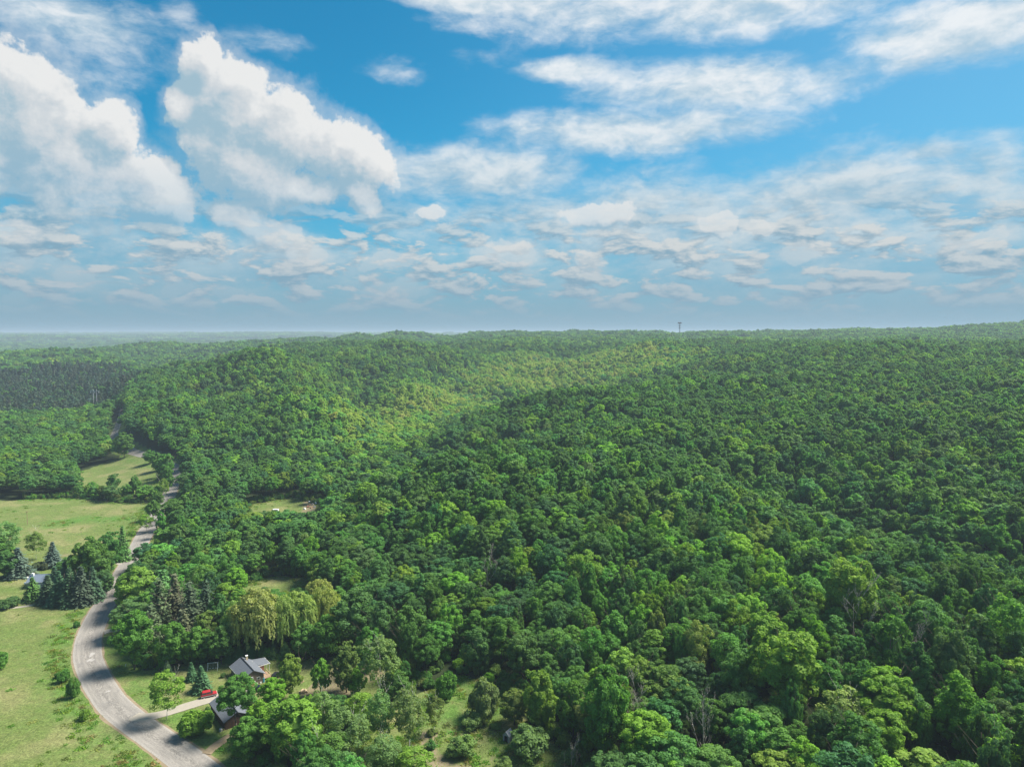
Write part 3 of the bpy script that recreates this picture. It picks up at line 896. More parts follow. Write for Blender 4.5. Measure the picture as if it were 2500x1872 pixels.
def tree(kind, x, y, h, w, tint, label, group=None, var=None, z=None):
    L = LIB[kind]; me_, (w0, h0) = L[tr.randrange(len(L)) if var is None else var % len(L)]
    t = tint if isinstance(tint, tuple) else TINT[tint]
    z = gz(x, y) if z is None else z
    e_ = empty(NAME[kind], (x, y, z), tr.uniform(0, 6.28))
    tag(e_, label, CAT[kind], group)
    c_ = link('crown', me_, e_); c_.scale = (w / w0, w / w0, h / h0)
    c_['tint'] = [float(t[0]), float(t[1]), float(t[2])]
    tm = TRUNK['dome' if kind == 'airy' and group else kind]; k = link('trunk' if kind != 'bush' else 'stem', tm[tr.randrange(len(tm))], e_)
    k.scale = (h / h0,) * 3 if kind != 'airy' else (h / h0 * 0.8, h / h0 * 0.8, h / h0 * 0.88)
    placed.append((x, y, w / 2, h))
    return e_


def tree_px(kind, px, base, top, wpx, tint, label, group=None, var=None, jit=0.10):
    """foot at photo pixel (px, base), tip at height of pixel row top, crown wpx pixels wide"""
    p = gp(px, base)
    d = pix_dir(px, top); D_ = math.hypot(p.x, p.y); k = D_ / math.hypot(d[0], d[1])
    h = CAM_Z + d[2] * k - p.z
    w = wpx / FPX * (p - Vector((0, 0, CAM_Z))).length
    t = np.array(TINT[tint] if isinstance(tint, str) else tint) * (1 + np.array([tr.uniform(-jit, jit) for _ in range(3)]))
    return tree(kind, p.x, p.y, max(h, 0.8), w, tuple(t), label, group, var, p.z)


#TREES
T_ = tree_px
T_('open', 340, 1502, 1385, 88, 'lime', 'bright green maple standing tall right beside the road bend')
T_('open', 328, 1634, 1492, 74, 'mid', 'ragged dark green tree below the bright maple, by the short pale drive')
T_('open', 421, 1628, 1520, 74, 'mid', 'leftmost of three round maples in a row left of the swing set')
T_('open', 481, 1622, 1530, 64, 'mid', 'middle one of three round maples in a row left of the swing set')
T_('open', 541, 1620, 1527, 62, 'mid', 'rightmost of three round maples in a row, behind the swing set')
T_('spruce', 408, 1644, 1612, 24, 'spruce', 'small spruce on the lawn in front of the leftmost round maple')
T_('spruce', 468, 1660, 1617, 26, 'spruce', 'slim young spruce on the lawn, left neighbour of the fuller one')
T_('spruce', 492, 1686, 1627, 42, 'spruce', 'full dark young spruce on the lawn just above the red car')
T_('airy', 407, 1757, 1643, 72, 'lime', 'lone light green tree with bare lower trunk between road and gravel drive', var=0)
T_('bush', 479, 1792, 1737, 66, 'fresh', 'big round clipped bush on the lawn left of the dark garage')
T_('bush', 508, 1764, 1726, 24, 'deep', 'dark bush growing against the long wall of the garage')
T_('dome', 578, 1792, 1648, 84, 'mid', 'large broad tree between the brown house and the garage, covering its roof')
T_('open', 607, 1860, 1752, 74, 'mid', 'dark leafy tree beside the lower gable of the garage')
T_('open', 709, 1706, 1598, 52, 'lime', 'tall bright green tree right of the covered vehicle near the house')
T_('open', 666, 1730, 1656, 58, 'fresh', 'rounded tree right of the dark car at the house steps')
T_('open', 716, 1862, 1706, 122, 'lime', 'largest bright green tree at the bottom, in front of the bare earth patch')
T_('open', 640, 1815, 1712, 70, 'fresh', 'tree tucked between the garage tree and the largest bright green tree')
T_('open', 785, 1698, 1608, 46, 'fresh', 'slender young tree standing alone in the middle of the bare earth yard')
T_('open', 846, 1690, 1574, 66, 'olive', 'yellowish green tree at the far edge of the bare earth yard')
T_('open', 872, 1700, 1632, 44, 'fresh', 'small full tree leaning against the yellowish green tree by the earth yard')
T_('airy', 930, 1708, 1550, 92, 'grey', 'tall grey green tree with feathery crown right of the earth yard', var=1)
T_('open', 968, 1712, 1636, 62, 'mid', 'bushy tree at the foot of the tall grey green tree')
for i, (px, b, t, w, tt) in enumerate([(790, 1815, 1690, 76, 'grey'), (852, 1868, 1735, 108, 'grey'), (930, 1828, 1688, 70, 'grey'), (1000, 1832, 1690, 90, 'grey'),
                                       (880, 1780, 1690, 70, 'fresh'), (1060, 1790, 1700, 46, 'olive'), (940, 1900, 1800, 90, 'grey'), (800, 1905, 1790, 90, 'mid'),
                                       (1010, 1910, 1830, 90, 'fresh')]):
    T_('airy', px, b, t, w * 0.92, tt, ['pale stemmed aspen just below the bare earth yard', 'widest pale aspen, right of the largest bright green tree',
       'aspen with a long bare white trunk left of the meadow', 'rounded grey green aspen nearest the meadow with the small pale scar',
       'fresh green aspen between two greyer ones below the earth yard', 'small olive aspen at the upper left corner of the meadow',
       'grey green aspen cut by the bottom of the picture left of the meadow', 'darker tree cut by the bottom of the picture under the pale aspens',
       'bright young tree at the bottom left corner of the meadow'][i], var=i)
for i, (px, b, t, w) in enumerate([(582, 1612, 1572, 30), (612, 1606, 1570, 28), (640, 1603, 1566, 30), (668, 1604, 1572, 30), (696, 1604, 1566, 30), (560, 1614, 1578, 26)]):
    T_('spruce', px, b, t, w, 'deep', 'young spruce in the hedge row behind the house, ' + ['second', 'third', 'fourth', 'fifth', 'sixth', 'first'][i] + ' from the left', 'young spruces in the hedge row behind the house')
for i, (px, b, t, w) in enumerate([(632, 1598, 1444, 120), (590, 1588, 1470, 80), (735, 1580, 1448, 84), (690, 1592, 1455, 80), (800, 1560, 1432, 76), (782, 1500, 1415, 60)]):
    T_('willow', px, b, t, w, 'willow', ['broad yellow green weeping willow, the biggest, above the hedge behind the house', 'smaller weeping willow at the left foot of the biggest one',
       'weeping willow at the right end of the pair beside the dark maples', 'weeping willow squeezed just right of the biggest one', 'pale willow highest up at the right end of the willow group',
       'small pale willow behind the others at the wood edge'][i])
for i, (px, b, t, w, tt) in enumerate([(868, 1592, 1440, 112, 'deep'), (930, 1600, 1470, 80, 'deep'), (800, 1610, 1500, 70, 'mid'), (745, 1612, 1520, 60, 'mid'), (1000, 1600, 1480, 80, 'mid'),
                                       (900, 1640, 1530, 60, 'mid')]):
    T_('open', px, b, t, w, tt, ['broad very dark maple right of the yellow willows', 'dark tree right of the broad dark maple', 'mid green tree in front of the willows near the earth yard',
       'narrow green tree between hedge row and earth yard', 'tall green tree at the lower tip of the wooded slope', 'green tree just above the pale brush pile'][i])
for i, (px, b, t, w, tt, k) in enumerate([(392, 1560, 1418, 62, 'brown', 'pine'), (430, 1545, 1408, 56, 'brown', 'pine'), (468, 1560, 1425, 60, 'pine', 'pine'), (372, 1600, 1480, 54, 'brown', 'pine'),
                                          (505, 1545, 1420, 52, 'pine', 'pine'), (450, 1600, 1490, 50, 'brown', 'pine'), (540, 1560, 1450, 60, 'deep', 'open'), (400, 1500, 1395, 56, 'deep', 'pine'),
                                          (500, 1590, 1495, 54, 'olive', 'open')]):
    T_(k, px, b, t, w, tt, ['pine right behind the dark top tree of the stand', 'pine in the middle of the stand, between two others', 'dark pine just right of the middle of the stand', 'lowest left pine of the stand, beside the ragged dark tree', 'rightmost dark pine of the stand by the willows', 'lowest pine of the stand, behind the round maples', '', 'darkest pine at the top of the stand'][i] if k == 'pine' else ['', '', '', '', '', '', 'dark round tree between the brownish pines and the willows', '',
       'olive tree in front of the brownish pines'][i], 'brownish pines near the road' if k == 'pine' else None)
# left of the road
T_('spruce', 130, 1382, 1324, 40, 'bluespruce', 'free standing blue spruce on the lawn beyond the grey roofed house')
T_('spruce', 46, 1406, 1338, 54, 'bluespruce', 'wide blue spruce left of the bare stemmed tree, near the picture edge')
T_('airy', 88, 1366, 1297, 42, 'olive', 'thin half bare tree with two dark stems between the blue spruces')
T_('spruce', 81, 1464, 1410, 40, 'deep', 'short dark spruce touching the lower wall of the grey roofed house')
T_('bush', 20, 1482, 1459, 40, 'deep', 'low dark round bush beside the pale track at the left edge')
T_('open', 226, 1440, 1313, 82, 'mid', 'big rounded maple rising above the spruce group left of the road')
T_('open', 266, 1402, 1303, 62, 'deep', 'dark maple between the big rounded maple and the road')
T_('spruce', 301, 1368, 1286, 36, 'deep', 'tall narrow conifer at the upper end of the roadside group')
T_('open', 172, 1420, 1358, 60, 'mid', 'low rounded maple directly right of the grey roofed house')
T_('open', 252, 1452, 1390, 46, 'deep', 'dark tree at the road side foot of the spruce group')
for i, (px, b, t, w) in enumerate([(118, 1470, 1405, 46), (146, 1476, 1396, 48), (172, 1477, 1388, 48), (200, 1476, 1385, 50), (228, 1466, 1385, 46), (135, 1440, 1385, 40), (250, 1440, 1380, 40), (160, 1445, 1372, 44)]):
    T_('spruce', px, b, t, w, 'spruce' if i % 3 else 'pine', ['first front spruce from the left beside the grey roofed house', 'second front spruce from the left in the tight roadside group', 'third front spruce from the left in the tight roadside group', 'fourth front spruce from the left in the tight roadside group', 'front spruce nearest the road in the tight group', 'left spruce of the rear row in the tight roadside group', 'right spruce of the rear row in the tight roadside group', 'middle spruce of the rear row in the tight roadside group'][i], 'spruces in the tight group left of the road')
for i, (px, b, t, w, k, tt) in enumerate([(6, 1385, 1275, 74, 'airy', 'grey'), (-30, 1400, 1300, 80, 'open', 'mid'), (10, 1412, 1345, 50, 'open', 'deep'), (110, 1390, 1374, 16, 'bush', 'brown'), (98, 1388, 1372, 30, 'bush', 'brown'),
                                          (375, 1270, 1221, 34, 'open', 'mid'), (357, 1300, 1257, 32, 'airy', 'fresh'), (402, 1222, 1168, 22, 'airy', 'lime'), (405, 1172, 1108, 42, 'open', 'mid'),
                                          (365, 1132, 1099, 27, 'open', 'mid'), (323, 1319, 1293, 15, 'airy', 'fresh'), (277, 1196, 1157, 26, 'open', 'deep'), (331, 1209, 1160, 24, 'open', 'mid'),
                                          (303, 1118, 1056, 40, 'open', 'mid'), (225, 1200, 1176, 24, 'open', 'mid'), (385, 1150, 1105, 30, 'open', 'mid'), (412, 1196, 1140, 26, 'open', 'mid'),
                                          (388, 1240, 1200, 22, 'open', 'mid')]):
    T_(k, px, b, t, w, tt, ['feathery grey green tree cut by the left edge above the spruces', 'tree mostly outside the left edge behind the feathery one', 'dark tree below the feathery one at the left edge',
       'tiny brown shrub behind the grey roof', 'brown thicket right behind the grey roofed house', 'rounded tree close to the left verge where the road straightens',
       'thin light green tree on the left verge below the rounded one', 'slim yellow green tree on the left verge beside the first blue spruce free field',
       'tall full tree on the verge beside the upper small field', 'small round tree at the top of the verge by the upper small field', 'tiny fresh tree on the verge above the spruce group',
       'dark oval tree rising from the brush row between the two fields', 'green oval tree at the right end of the brush row between the fields', 'broad tree beside the far bend of the road above the upper field',
       'small tree at the left end of the brush row between the fields', 'middle tree of the verge beside the upper small field', 'tree at the narrowest view of the road', 'small tree between rounded verge tree and brush row'][i])
for i, (px, b, t, w, tt) in enumerate([(155, 1664, 1634, 24, 'mid'), (179, 1702, 1654, 24, 'mid'), (-4, 1630, 1590, 36, 'mid'), (208, 1756, 1733, 22, 'fresh'), (187, 1531, 1515, 13, 'mid'), (140, 1655, 1642, 12, 'deep'),
                                       (1182, 1752, 1661, 74, 'grey'), (1150, 1774, 1739, 50, 'grey'), (1126, 1840, 1799, 66, 'grey'), (1290, 1838, 1774, 92, 'grey'), (1092, 1702, 1642, 52, 'mid'),
                                       (1230, 1880, 1850, 40, 'grey'), (1392, 1862, 1828, 44, 'grey'), (545, 1652, 1642, 12, 'deep'), (1052, 1826, 1808, 24, 'deep'), (1056, 1792, 1780, 26, 'olive'), (1212, 1775, 1762, 30, 'olive')]):
    T_('bush', px, b, t, w, tt, ['upper of two bushes on the left verge of the bend', 'lower of two bushes touching the left edge of the bend', 'dark bush cut by the left picture edge in the field',
       'light bush on the verge below the bend', 'tiny bush on the verge above the bend', 'tiny dark bush left of the upper verge bush', 'tall rounded grey green bush at the upper edge of the meadow',
       'low grey bush at the foot of the tall meadow bush', 'low spreading silvery bush alone in the lower meadow', 'wide leaning silvery bush below the small grey hut', 'dense green bush at the upper left corner of the meadow',
       'small silvery bush right of the bare scar in the meadow', 'small grey bush at the right edge of the meadow', 'tiny dark shrub on the lawn left of the house', 'tiny dark shrub on the pale scar in the meadow',
       'small olive scrub above the pale scar', 'small olive scrub above the hut path'][i])
T_('open', 1256, 1768, 1683, 68, 'olive', 'yellowish tree spreading over the small grey hut')
T_('open', 1318, 1784, 1637, 74, 'lime', 'bright large leaved tree right of the small grey hut')
T_('open', 1480, 1862, 1630, 102, 'mid', 'tall deep green tree at the right edge of the meadow')
T_('dome', 1576, 1905, 1751, 120, 'fresh', 'bright domed maple at the bottom, right of the tall meadow edge tree')
T_('open', 1400, 1800, 1660, 70, 'mid', 'dark tree between the large leaved tree and the tall meadow edge tree')
T_('dome', 1640, 1910, 1800, 80, 'fresh', 'smaller bright maple right of the domed one at the bottom')
T_('dome', 2075, 1600, 1370, 105, 'lime', 'lightest broad crown standing out high on the right slope')
T_('dome', 1910, 1790, 1536, 140, 'lime', 'broad yellow green crown in the middle of the right hand forest')
T_('airy', 2062, 1850, 1684, 105, 'willow', 'pale half dead tree with grey limbs showing in the lower right forest', var=2)
T_('dome', 2250, 1975, 1835, 130, 'lime', 'yellow green crown at the very bottom towards the right corner')
T_('dome', 1900, 1985, 1850, 110, 'lime', 'yellow green crown cut by the bottom, below the pale half dead tree')
for (px, b, t, w, lab) in [(2080, 1640, 1468, 52, 'grey dead tree with bare twigs above the broad yellow green crown'), (2224, 1725, 1562, 50, 'small bare dead tree farthest right in the forest'),
                           (1718, 1905, 1750, 46, 'bare grey tree low in the forest, right of the domed maple'), (1542, 1830, 1690, 34, 'thin leafless tree in the gap right of the tall meadow edge tree'),
                           (1398, 1915, 1828, 30, 'leafless grey sapling at the bottom edge of the meadow'), (1185, 1480, 1380, 30, 'bare grey snag in the wooded slope at the lower boundary')]:
    p = gp(px, b); d = pix_dir(px, t); k = math.hypot(p.x, p.y) / math.hypot(d[0], d[1]); h = CAM_Z + d[2] * k - p.z
    e_ = empty('dead_tree', p, tr.uniform(0, 6)); tag(e_, lab, 'dead tree')
    o = link('branches', DEAD[tr.randrange(4)], e_); o.scale = (h / 15 * 0.65, h / 15 * 0.65, h / 15)
    placed.append((p.x, p.y, 3, h))

# ---- the woods: nearest 300 trees singly, all others as one mass
PL = np.array(placed)
HOUSES = np.array([(-84.9, 218.8, 10), (-82.5, 195.7, 8), (-208, 303, 12)])


def scatter(d0_, d1_, s, azmax=47):
    n = int(2 * d1_ / s) + 2
    xs, ys = np.meshgrid(np.arange(-n // 2, n // 2) * s, np.arange(0, int(d1_ / s / 0.9) + 2) * s * 0.9)
    xs = xs + (np.arange(xs.shape[0]) % 2)[:, None] * s / 2
    xs = (xs + rng.uniform(-.36, .36, xs.shape) * s).ravel(); ys = (ys + rng.uniform(-.36, .36, ys.shape) * s).ravel()
    d = np.hypot(xs, ys); a = np.degrees(np.arctan2(xs, ys))
    k = (d >= d0_) & (d < d1_) & (np.abs(a) < azmax)
    return xs[k], ys[k]


def allowed(x, y, margin=2.0):
    k = np.ones(len(x), bool); near_ = np.hypot(x, y) < 950
    xn, yn = x[near_], y[near_]; kn = np.ones(len(xn), bool)
    for P in FIELDS.values():
        i_ = inside(P, xn, yn); d = seg_dist(P, xn, yn); kn &= ~(i_ | (d < margin))
    kn &= seg_dist(road_all, xn, yn, False) > 8.5
    for hx, hy, hr in HOUSES: kn &= np.hypot(xn - hx, yn - hy) > hr
    k[near_] = kn
    return k


def heights(x, y): return hz_fun(x, y)


pts = []   # x y z kind tint(3) scale rot idx
KINDS = ['dome', 'dome_mid', 'dome_far', 'pine_far', 'patch', 'airy', 'open']
def vnoise(x, y, L, seed):
    r5 = np.random.default_rng(seed); out = np.zeros(len(x))
    for k in range(6):
        th = r5.uniform(0, 6.28); ph = r5.uniform(0, 6.28); kk = 6.28 / L * r5.uniform(0.6, 1.6)
        out += np.sin(kk * (x * math.cos(th) + y * math.sin(th)) + ph + np.sin(kk * .7 * (y * math.cos(th) - x * math.sin(th)) + ph))
    return out / 3.2


TW = np.array([TINT['deep'], TINT['mid'], TINT['blue'], TINT['fresh'], TINT['lime'], TINT['olive'], TINT['grey']])
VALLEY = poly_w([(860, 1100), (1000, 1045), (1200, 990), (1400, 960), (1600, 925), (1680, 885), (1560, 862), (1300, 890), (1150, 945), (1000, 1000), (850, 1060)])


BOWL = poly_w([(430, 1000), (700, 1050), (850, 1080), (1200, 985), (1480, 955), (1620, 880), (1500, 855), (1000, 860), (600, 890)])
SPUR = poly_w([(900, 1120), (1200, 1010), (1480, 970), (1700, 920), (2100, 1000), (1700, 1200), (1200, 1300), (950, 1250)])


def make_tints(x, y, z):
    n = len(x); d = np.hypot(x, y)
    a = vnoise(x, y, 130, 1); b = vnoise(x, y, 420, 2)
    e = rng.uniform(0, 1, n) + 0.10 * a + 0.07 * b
    # yellower leaves in the hollow, the sun patch on it painted into the tint
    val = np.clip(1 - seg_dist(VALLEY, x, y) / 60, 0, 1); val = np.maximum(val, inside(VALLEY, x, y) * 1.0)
    e = e + 0.55 * val + 0.16 * inside(BOWL, x, y) - 0.03 * inside(SPUR, x, y)      # sun on hollow and bowl, shade on the near spur, put into leaf colour
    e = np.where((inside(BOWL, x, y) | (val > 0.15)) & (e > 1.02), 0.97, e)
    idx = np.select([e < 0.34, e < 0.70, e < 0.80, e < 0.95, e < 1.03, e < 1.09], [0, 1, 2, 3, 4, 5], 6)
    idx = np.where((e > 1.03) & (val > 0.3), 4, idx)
    t = TW[idx] * (1 + 0.6 * val)[:, None] * (1 + rng.normal(0, 0.16, (n, 1))) * (1 + rng.normal(0, 0.06, (n, 3)))  # hollow trees brightened again to look sunlit
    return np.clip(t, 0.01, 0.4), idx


bands = [(95, 340, 7.9, 'dome', 1.0), (340, 760, 8.3, 'dome_mid', 1.0), (760, 1500, 9.0, 'dome_mid', 1.05), (1500, 2900, 12, 'dome_far', 1.2), (2900, 6500, 30, 'patch', 1.0), (6500, 15500, 62, 'patch', 2.0)]
FX = []
for d0_, d1_, s, kind, scl in bands:
    x, y = scatter(d0_, d1_, s); k = allowed(x, y); x, y = x[k], y[k]
    z = heights(x, y)
    h = rng.normal(1.0, 0.12 if d0_ < 300 else 0.085, len(x)) * scl
    wv = np.clip(rng.normal(1.0, 0.24, len(x)), 0.5, 1.7) * scl
    h *= 0.9 + 0.1 * wv / scl
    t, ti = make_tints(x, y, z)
    kd = np.full(len(x), KINDS.index(kind))
    if kind == 'dome':
        uu = rng.uniform(0, 1, len(x)); kd = np.where(uu < 0.16, KINDS.index('open'), np.where(uu < 0.24, KINDS.index('airy'), kd))
    if d0_ < 1500:
        low = z < 5 + 6 * np.clip((np.hypot(x, y) - 300) / 300, 0, 1)                       # lower, younger growth in the valley bottom
        h = np.where(low, h * 0.78, h)
    # keep the sight lines over glades open and leave room for the trees set out singly
    if d0_ < 600:
        keep = np.ones(len(x), bool)
        for (qx, qy, qr, qh) in PL:
            keep &= np.hypot(x - qx, y - qy) > qr * 0.75 + 2.2
        for i_ in np.nonzero(keep)[0]:
            if z[i_] < 9 and np.hypot(x[i_], y[i_]) < 620:
                u0, v0 = proj(x[i_], y[i_], z[i_]); u1, v1 = proj(x[i_], y[i_], z[i_] + 18 * h[i_] * 0.95)
                for name_, (g0, g1, w0, w1) in {'glade': (596, 745, 1412, 1452), 'plot': (600, 785, 1216, 1256), 'bend': (255, 292, 1045, 1110), 'hedge': (540, 720, 1562, 1640), 'earth': (712, 925, 1600, 1705), 'meadow': (1000, 1410, 1700, 1866), 'upper': (195, 372, 1125, 1190), 'road': (393, 432, 1150, 1225), 'road2': (325, 390, 1255, 1335)}.items():
                    if g0 - 14 < u0 < g1 + 14 and v0 > w1 - 4 and v1 < w1:
                        hn = (w1 - 4 - v0) / (v1 - v0)
                        if hn < 0.18: keep[i_] = False
                        else: h[i_] *= hn; wv[i_] *= max(0.45, hn)
                        break
        x, y, z, h, wv, t, ti, kd = [q_[keep] for q_ in (x, y, z, h, wv, t, ti, kd)]
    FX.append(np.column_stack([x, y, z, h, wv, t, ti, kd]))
FX = np.vstack(FX)
PINE = poly_w([(-40, 985), (20, 960), (120, 940), (230, 935), (330, 955), (330, 985), (240, 1000), (60, 990)])
d_ = np.hypot(FX[:, 0], FX[:, 1])
azp = np.arctan2(FX[:, 0], FX[:, 1]); bear = 1250 + FPX * np.tan(azp)
pine = (d_ > 1050) & (d_ < 1560) & (bear < 330 + 34 * np.sin(d_ / 60) + rng.normal(0, 16, len(d_))) & (bear > -200) & (rng.uniform(0, 1, len(d_)) < 0.88)
FX[pine, 9] = KINDS.index('pine_far'); FX[pine, 5:8] = np.array(TINT['pine']) * (1 + rng.normal(0, 0.12, (pine.sum(), 3))); FX[pine, 3] *= 1.1
FX[pine, 4] *= 0.9
# trees nearest the lens, in view
U = np.array([proj(a, b, c_ + 15) for a, b, c_ in FX[:, :3]])
inview = (U[:, 0] > -40) & (U[:, 0] < 2540) & (U[:, 1] < 1960) & (d_ < 340)
order = np.argsort(np.where(inview, d_, 1e9))
NOWN = 300 - sum(1 for o in bpy.data.objects if o.name.startswith('broadleaf_tree'))
sel = order[:NOWN]
ADJ = ['dark green', 'mid green', 'bluish green', 'fresh green', 'yellow green', 'olive green', 'pale green']
MARKS = [(1240, 1770, 'grey hut'), (1576, 1800, 'bright domed maple'), (1910, 1610, 'broad yellow green crown'), (2062, 1740, 'pale half dead tree'), (2080, 1500, 'tallest dead tree'),
         (2224, 1600, 'small bare dead tree'), (1718, 1790, 'low grey dead tree'), (1480, 1690, 'tall meadow edge tree'), (2075, 1400, 'lightest slope crown'), (716, 1770, 'largest bright tree'),
         (930, 1600, 'feathery grey green tree'), (1185, 1410, 'bare grey snag'), (868, 1500, 'broad dark maple'), (2480, 1850, 'lower right corner'), (2480, 1500, 'right picture edge'), (1542, 1730, 'thin leafless tree')]
ORD = ['nearest', 'second', 'third', 'fourth', 'fifth', 'sixth', 'seventh', 'eighth', 'ninth', 'tenth', 'eleventh', 'twelfth']
lab = {}
for i_ in sel:
    u, v0 = U[i_]; wv = FX[i_, 4]
    mk = min(MARKS, key=lambda m_: math.hypot(u - m_[0], (v0 - m_[1]) * 1.3)); du, dv = u - mk[0], v0 - mk[1]
    dr = ('left of' if du < 0 else 'right of') if abs(du) > abs(dv) * 1.2 else ('above' if dv < 0 else 'below')
    sz = 'broad' if wv > 1.13 else 'narrow' if wv < 0.87 else 'middling'
    lab.setdefault((sz, ADJ[int(FX[i_, 8])], dr, mk[2]), []).append((math.hypot(du, dv), i_))
for (sz, adj, dr, mk), L_ in lab.items():
    for r_k, (_, i_) in enumerate(sorted(L_)):
        x, y, z, h, wv = FX[i_, :5]
        txt = f'{sz} {adj} tree {dr} the {mk}' if len(L_) == 1 else (f'{ORD[r_k]} {sz} {adj} tree going out {dr} the {mk}' if r_k else f'nearest {sz} {adj} tree just {dr} the {mk}')
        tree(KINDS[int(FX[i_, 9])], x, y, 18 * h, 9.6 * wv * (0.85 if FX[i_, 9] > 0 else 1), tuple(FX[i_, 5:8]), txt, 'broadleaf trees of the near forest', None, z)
rest = np.ones(len(FX), bool); rest[sel] = False
behind = np.column_stack(scatter(60, 60.1, 8)) if False else None
FR = FX[rest]


def gn_scatter(name, data, libs, label=None, kind='stuff', cat=None):
    """data: x y z sx sz tint3 kindindex"""
    src = bpy.data.collections.new(name + '_sources')                 # never linked to the scene: only a source of instances
    objs = []; start = {}
    for k in libs:
        start[k] = len(objs)
        for me_, _d in LIB[k]:
            o = bpy.data.objects.new('%04d_src' % len(objs), me_); src.objects.link(o); objs.append(o)
    n = len(data)
    ki = data[:, 8].astype(int)
    idx = np.zeros(n, int)
    for k in libs:
        s_ = ki == KINDS.index(k); idx[s_] = start[k] + rng.integers(0, len(LIB[k]), s_.sum())
    me_ = bpy.data.meshes.new(name); me_.vertices.add(n); me_.vertices.foreach_set('co', data[:, :3].astype(np.float32).ravel())
    a = me_.attributes.new('idx', 'INT', 'POINT'); a.data.foreach_set('value', idx.astype(np.int32))
    a = me_.attributes.new('scl', 'FLOAT_VECTOR', 'POINT'); a.data.foreach_set('vector', data[:, [3, 3, 4]].astype(np.float32).ravel())
    a = me_.attributes.new('rotz', 'FLOAT_VECTOR', 'POINT'); r_ = np.zeros((n, 3), np.float32); r_[:, 2] = rng.uniform(0, 6.28, n); a.data.foreach_set('vector', r_.ravel())
    a = me_.attributes.new('tint', 'FLOAT_COLOR', 'POINT'); a.data.foreach_set('color', np.column_stack([data[:, 5:8], np.ones(n)]).astype(np.float32).ravel())
    me_.update()
    o = tag(link(name, me_), kind=kind, label=label)
    t = bpy.data.node_groups.new(name, 'GeometryNodeTree')
    t.interface.new_socket('Geometry', in_out='INPUT', socket_type='NodeSocketGeometry')
    t.interface.new_socket('Geometry', in_out='OUTPUT', socket_type='NodeSocketGeometry')
    N_ = t.nodes; gi = N_.new('NodeGroupInput'); go = N_.new('NodeGroupOutput')
    ci = N_.new('GeometryNodeCollectionInfo'); ci.inputs['Collection'].default_value = src; ci.inputs['Separate Children'].default_value = True; ci.inputs['Reset Children'].default_value = True
    ip = N_.new('GeometryNodeInstanceOnPoints'); ip.inputs['Pick Instance'].default_value = True
    def na_(nm, ty):
        q_ = N_.new('GeometryNodeInputNamedAttribute'); q_.data_type = ty; q_.inputs['Name'].default_value = nm; return q_.outputs[0]
    t.links.new(gi.outputs[0], ip.inputs['Points']); t.links.new(ci.outputs[0], ip.inputs['Instance'])
    t.links.new(na_('idx', 'INT'), ip.inputs['Instance Index']); t.links.new(na_('rotz', 'FLOAT_VECTOR'), ip.inputs['Rotation']); t.links.new(na_('scl', 'FLOAT_VECTOR'), ip.inputs['Scale'])
    t.links.new(ip.outputs[0], go.inputs[0])
    md = o.modifiers.new('scatter', 'NODES'); md.node_group = t
    return o


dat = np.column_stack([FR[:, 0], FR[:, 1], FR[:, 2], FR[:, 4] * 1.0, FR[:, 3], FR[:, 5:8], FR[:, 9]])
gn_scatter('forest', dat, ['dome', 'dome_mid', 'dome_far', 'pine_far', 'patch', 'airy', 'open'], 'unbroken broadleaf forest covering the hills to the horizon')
#PART3
# ------------------------------------------------------------------ buildings, vehicles and small things
M['roof_grey'] = simple('grey_shingle', (0.115, 0.125, 0.145), 0.9, 0.2, var=0.35, scale=2.2, bmp=0.5)
M['roof_blue'] = simple('blue_grey_shingle', (0.13, 0.16, 0.21), 0.85, 0.2, var=0.25, scale=2.2, bmp=0.4)
M['brown_wall'] = simple('brown_siding', (0.150, 0.115, 0.085), 0.85, 0.2, var=0.2, scale=2.0)
M['dark_wall'] = simple('dark_log_wall', (0.075, 0.045, 0.032), 0.85, 0.2, var=0.35, scale=2.5)
M['white'] = simple('white_paint', (0.72, 0.71, 0.68), 0.55, 0.4, var=0.10, scale=4)
M['wood'] = simple('weathered_deck_wood', (0.30, 0.20, 0.13), 0.85, 0.2, var=0.35, scale=3)
M['rust'] = simple('reddish_step_wood', (0.30, 0.14, 0.09), 0.8, 0.2, var=0.3, scale=3)
M['tan'] = simple('tan_flue', (0.55, 0.42, 0.26), 0.6, 0.3, var=0.2, scale=3)
M['black'] = simple('black_plastic', (0.015, 0.016, 0.02), 0.4, 0.4, var=0.2)
M['dark'] = simple('dark_opening', (0.02, 0.02, 0.022), 0.9, 0.1, var=0.3)
M['glass'] = simple('window_glass', (0.02, 0.028, 0.035), 0.08, 0.8, var=0.1)
M['red'] = simple('red_car_paint', (0.34, 0.022, 0.028), 0.22, 0.6, var=0.08)
M['silver'] = simple('silver_trim', (0.45, 0.42, 0.41), 0.3, 0.6, 0.3, var=0.1)
M['navy'] = simple('dark_blue_car_paint', (0.012, 0.018, 0.035), 0.2, 0.6, var=0.1)
M['tyre'] = simple('tyre_rubber', (0.02, 0.02, 0.02), 0.9, 0.1, var=0.1)
M['lamp'] = simple('lamp_lens', (0.75, 0.75, 0.72), 0.15, 0.6, var=0.05)
M['tail'] = simple('tail_lens', (0.35, 0.01, 0.01), 0.2, 0.6, var=0.05)
M['teal'] = simple('teal_plastic', (0.03, 0.16, 0.20), 0.5, 0.3, var=0.15)
M['grey_board'] = simple('grey_boards', (0.34, 0.34, 0.36), 0.85, 0.2, var=0.25, scale=4)
M['steel'] = simple('galvanised_steel', (0.06, 0.065, 0.075), 0.6, 0.4, 0.2, var=0.15)
M['antenna'] = simple('dull_red_antenna', (0.10, 0.045, 0.05), 0.6, 0.3, var=0.1)
M['cut_wood'] = simple('cut_wood', (0.50, 0.38, 0.25), 0.9, 0.1, var=0.35, scale=5)
M['yellow'] = simple('yellow_plastic', (0.60, 0.45, 0.12), 0.5, 0.3, var=0.1)


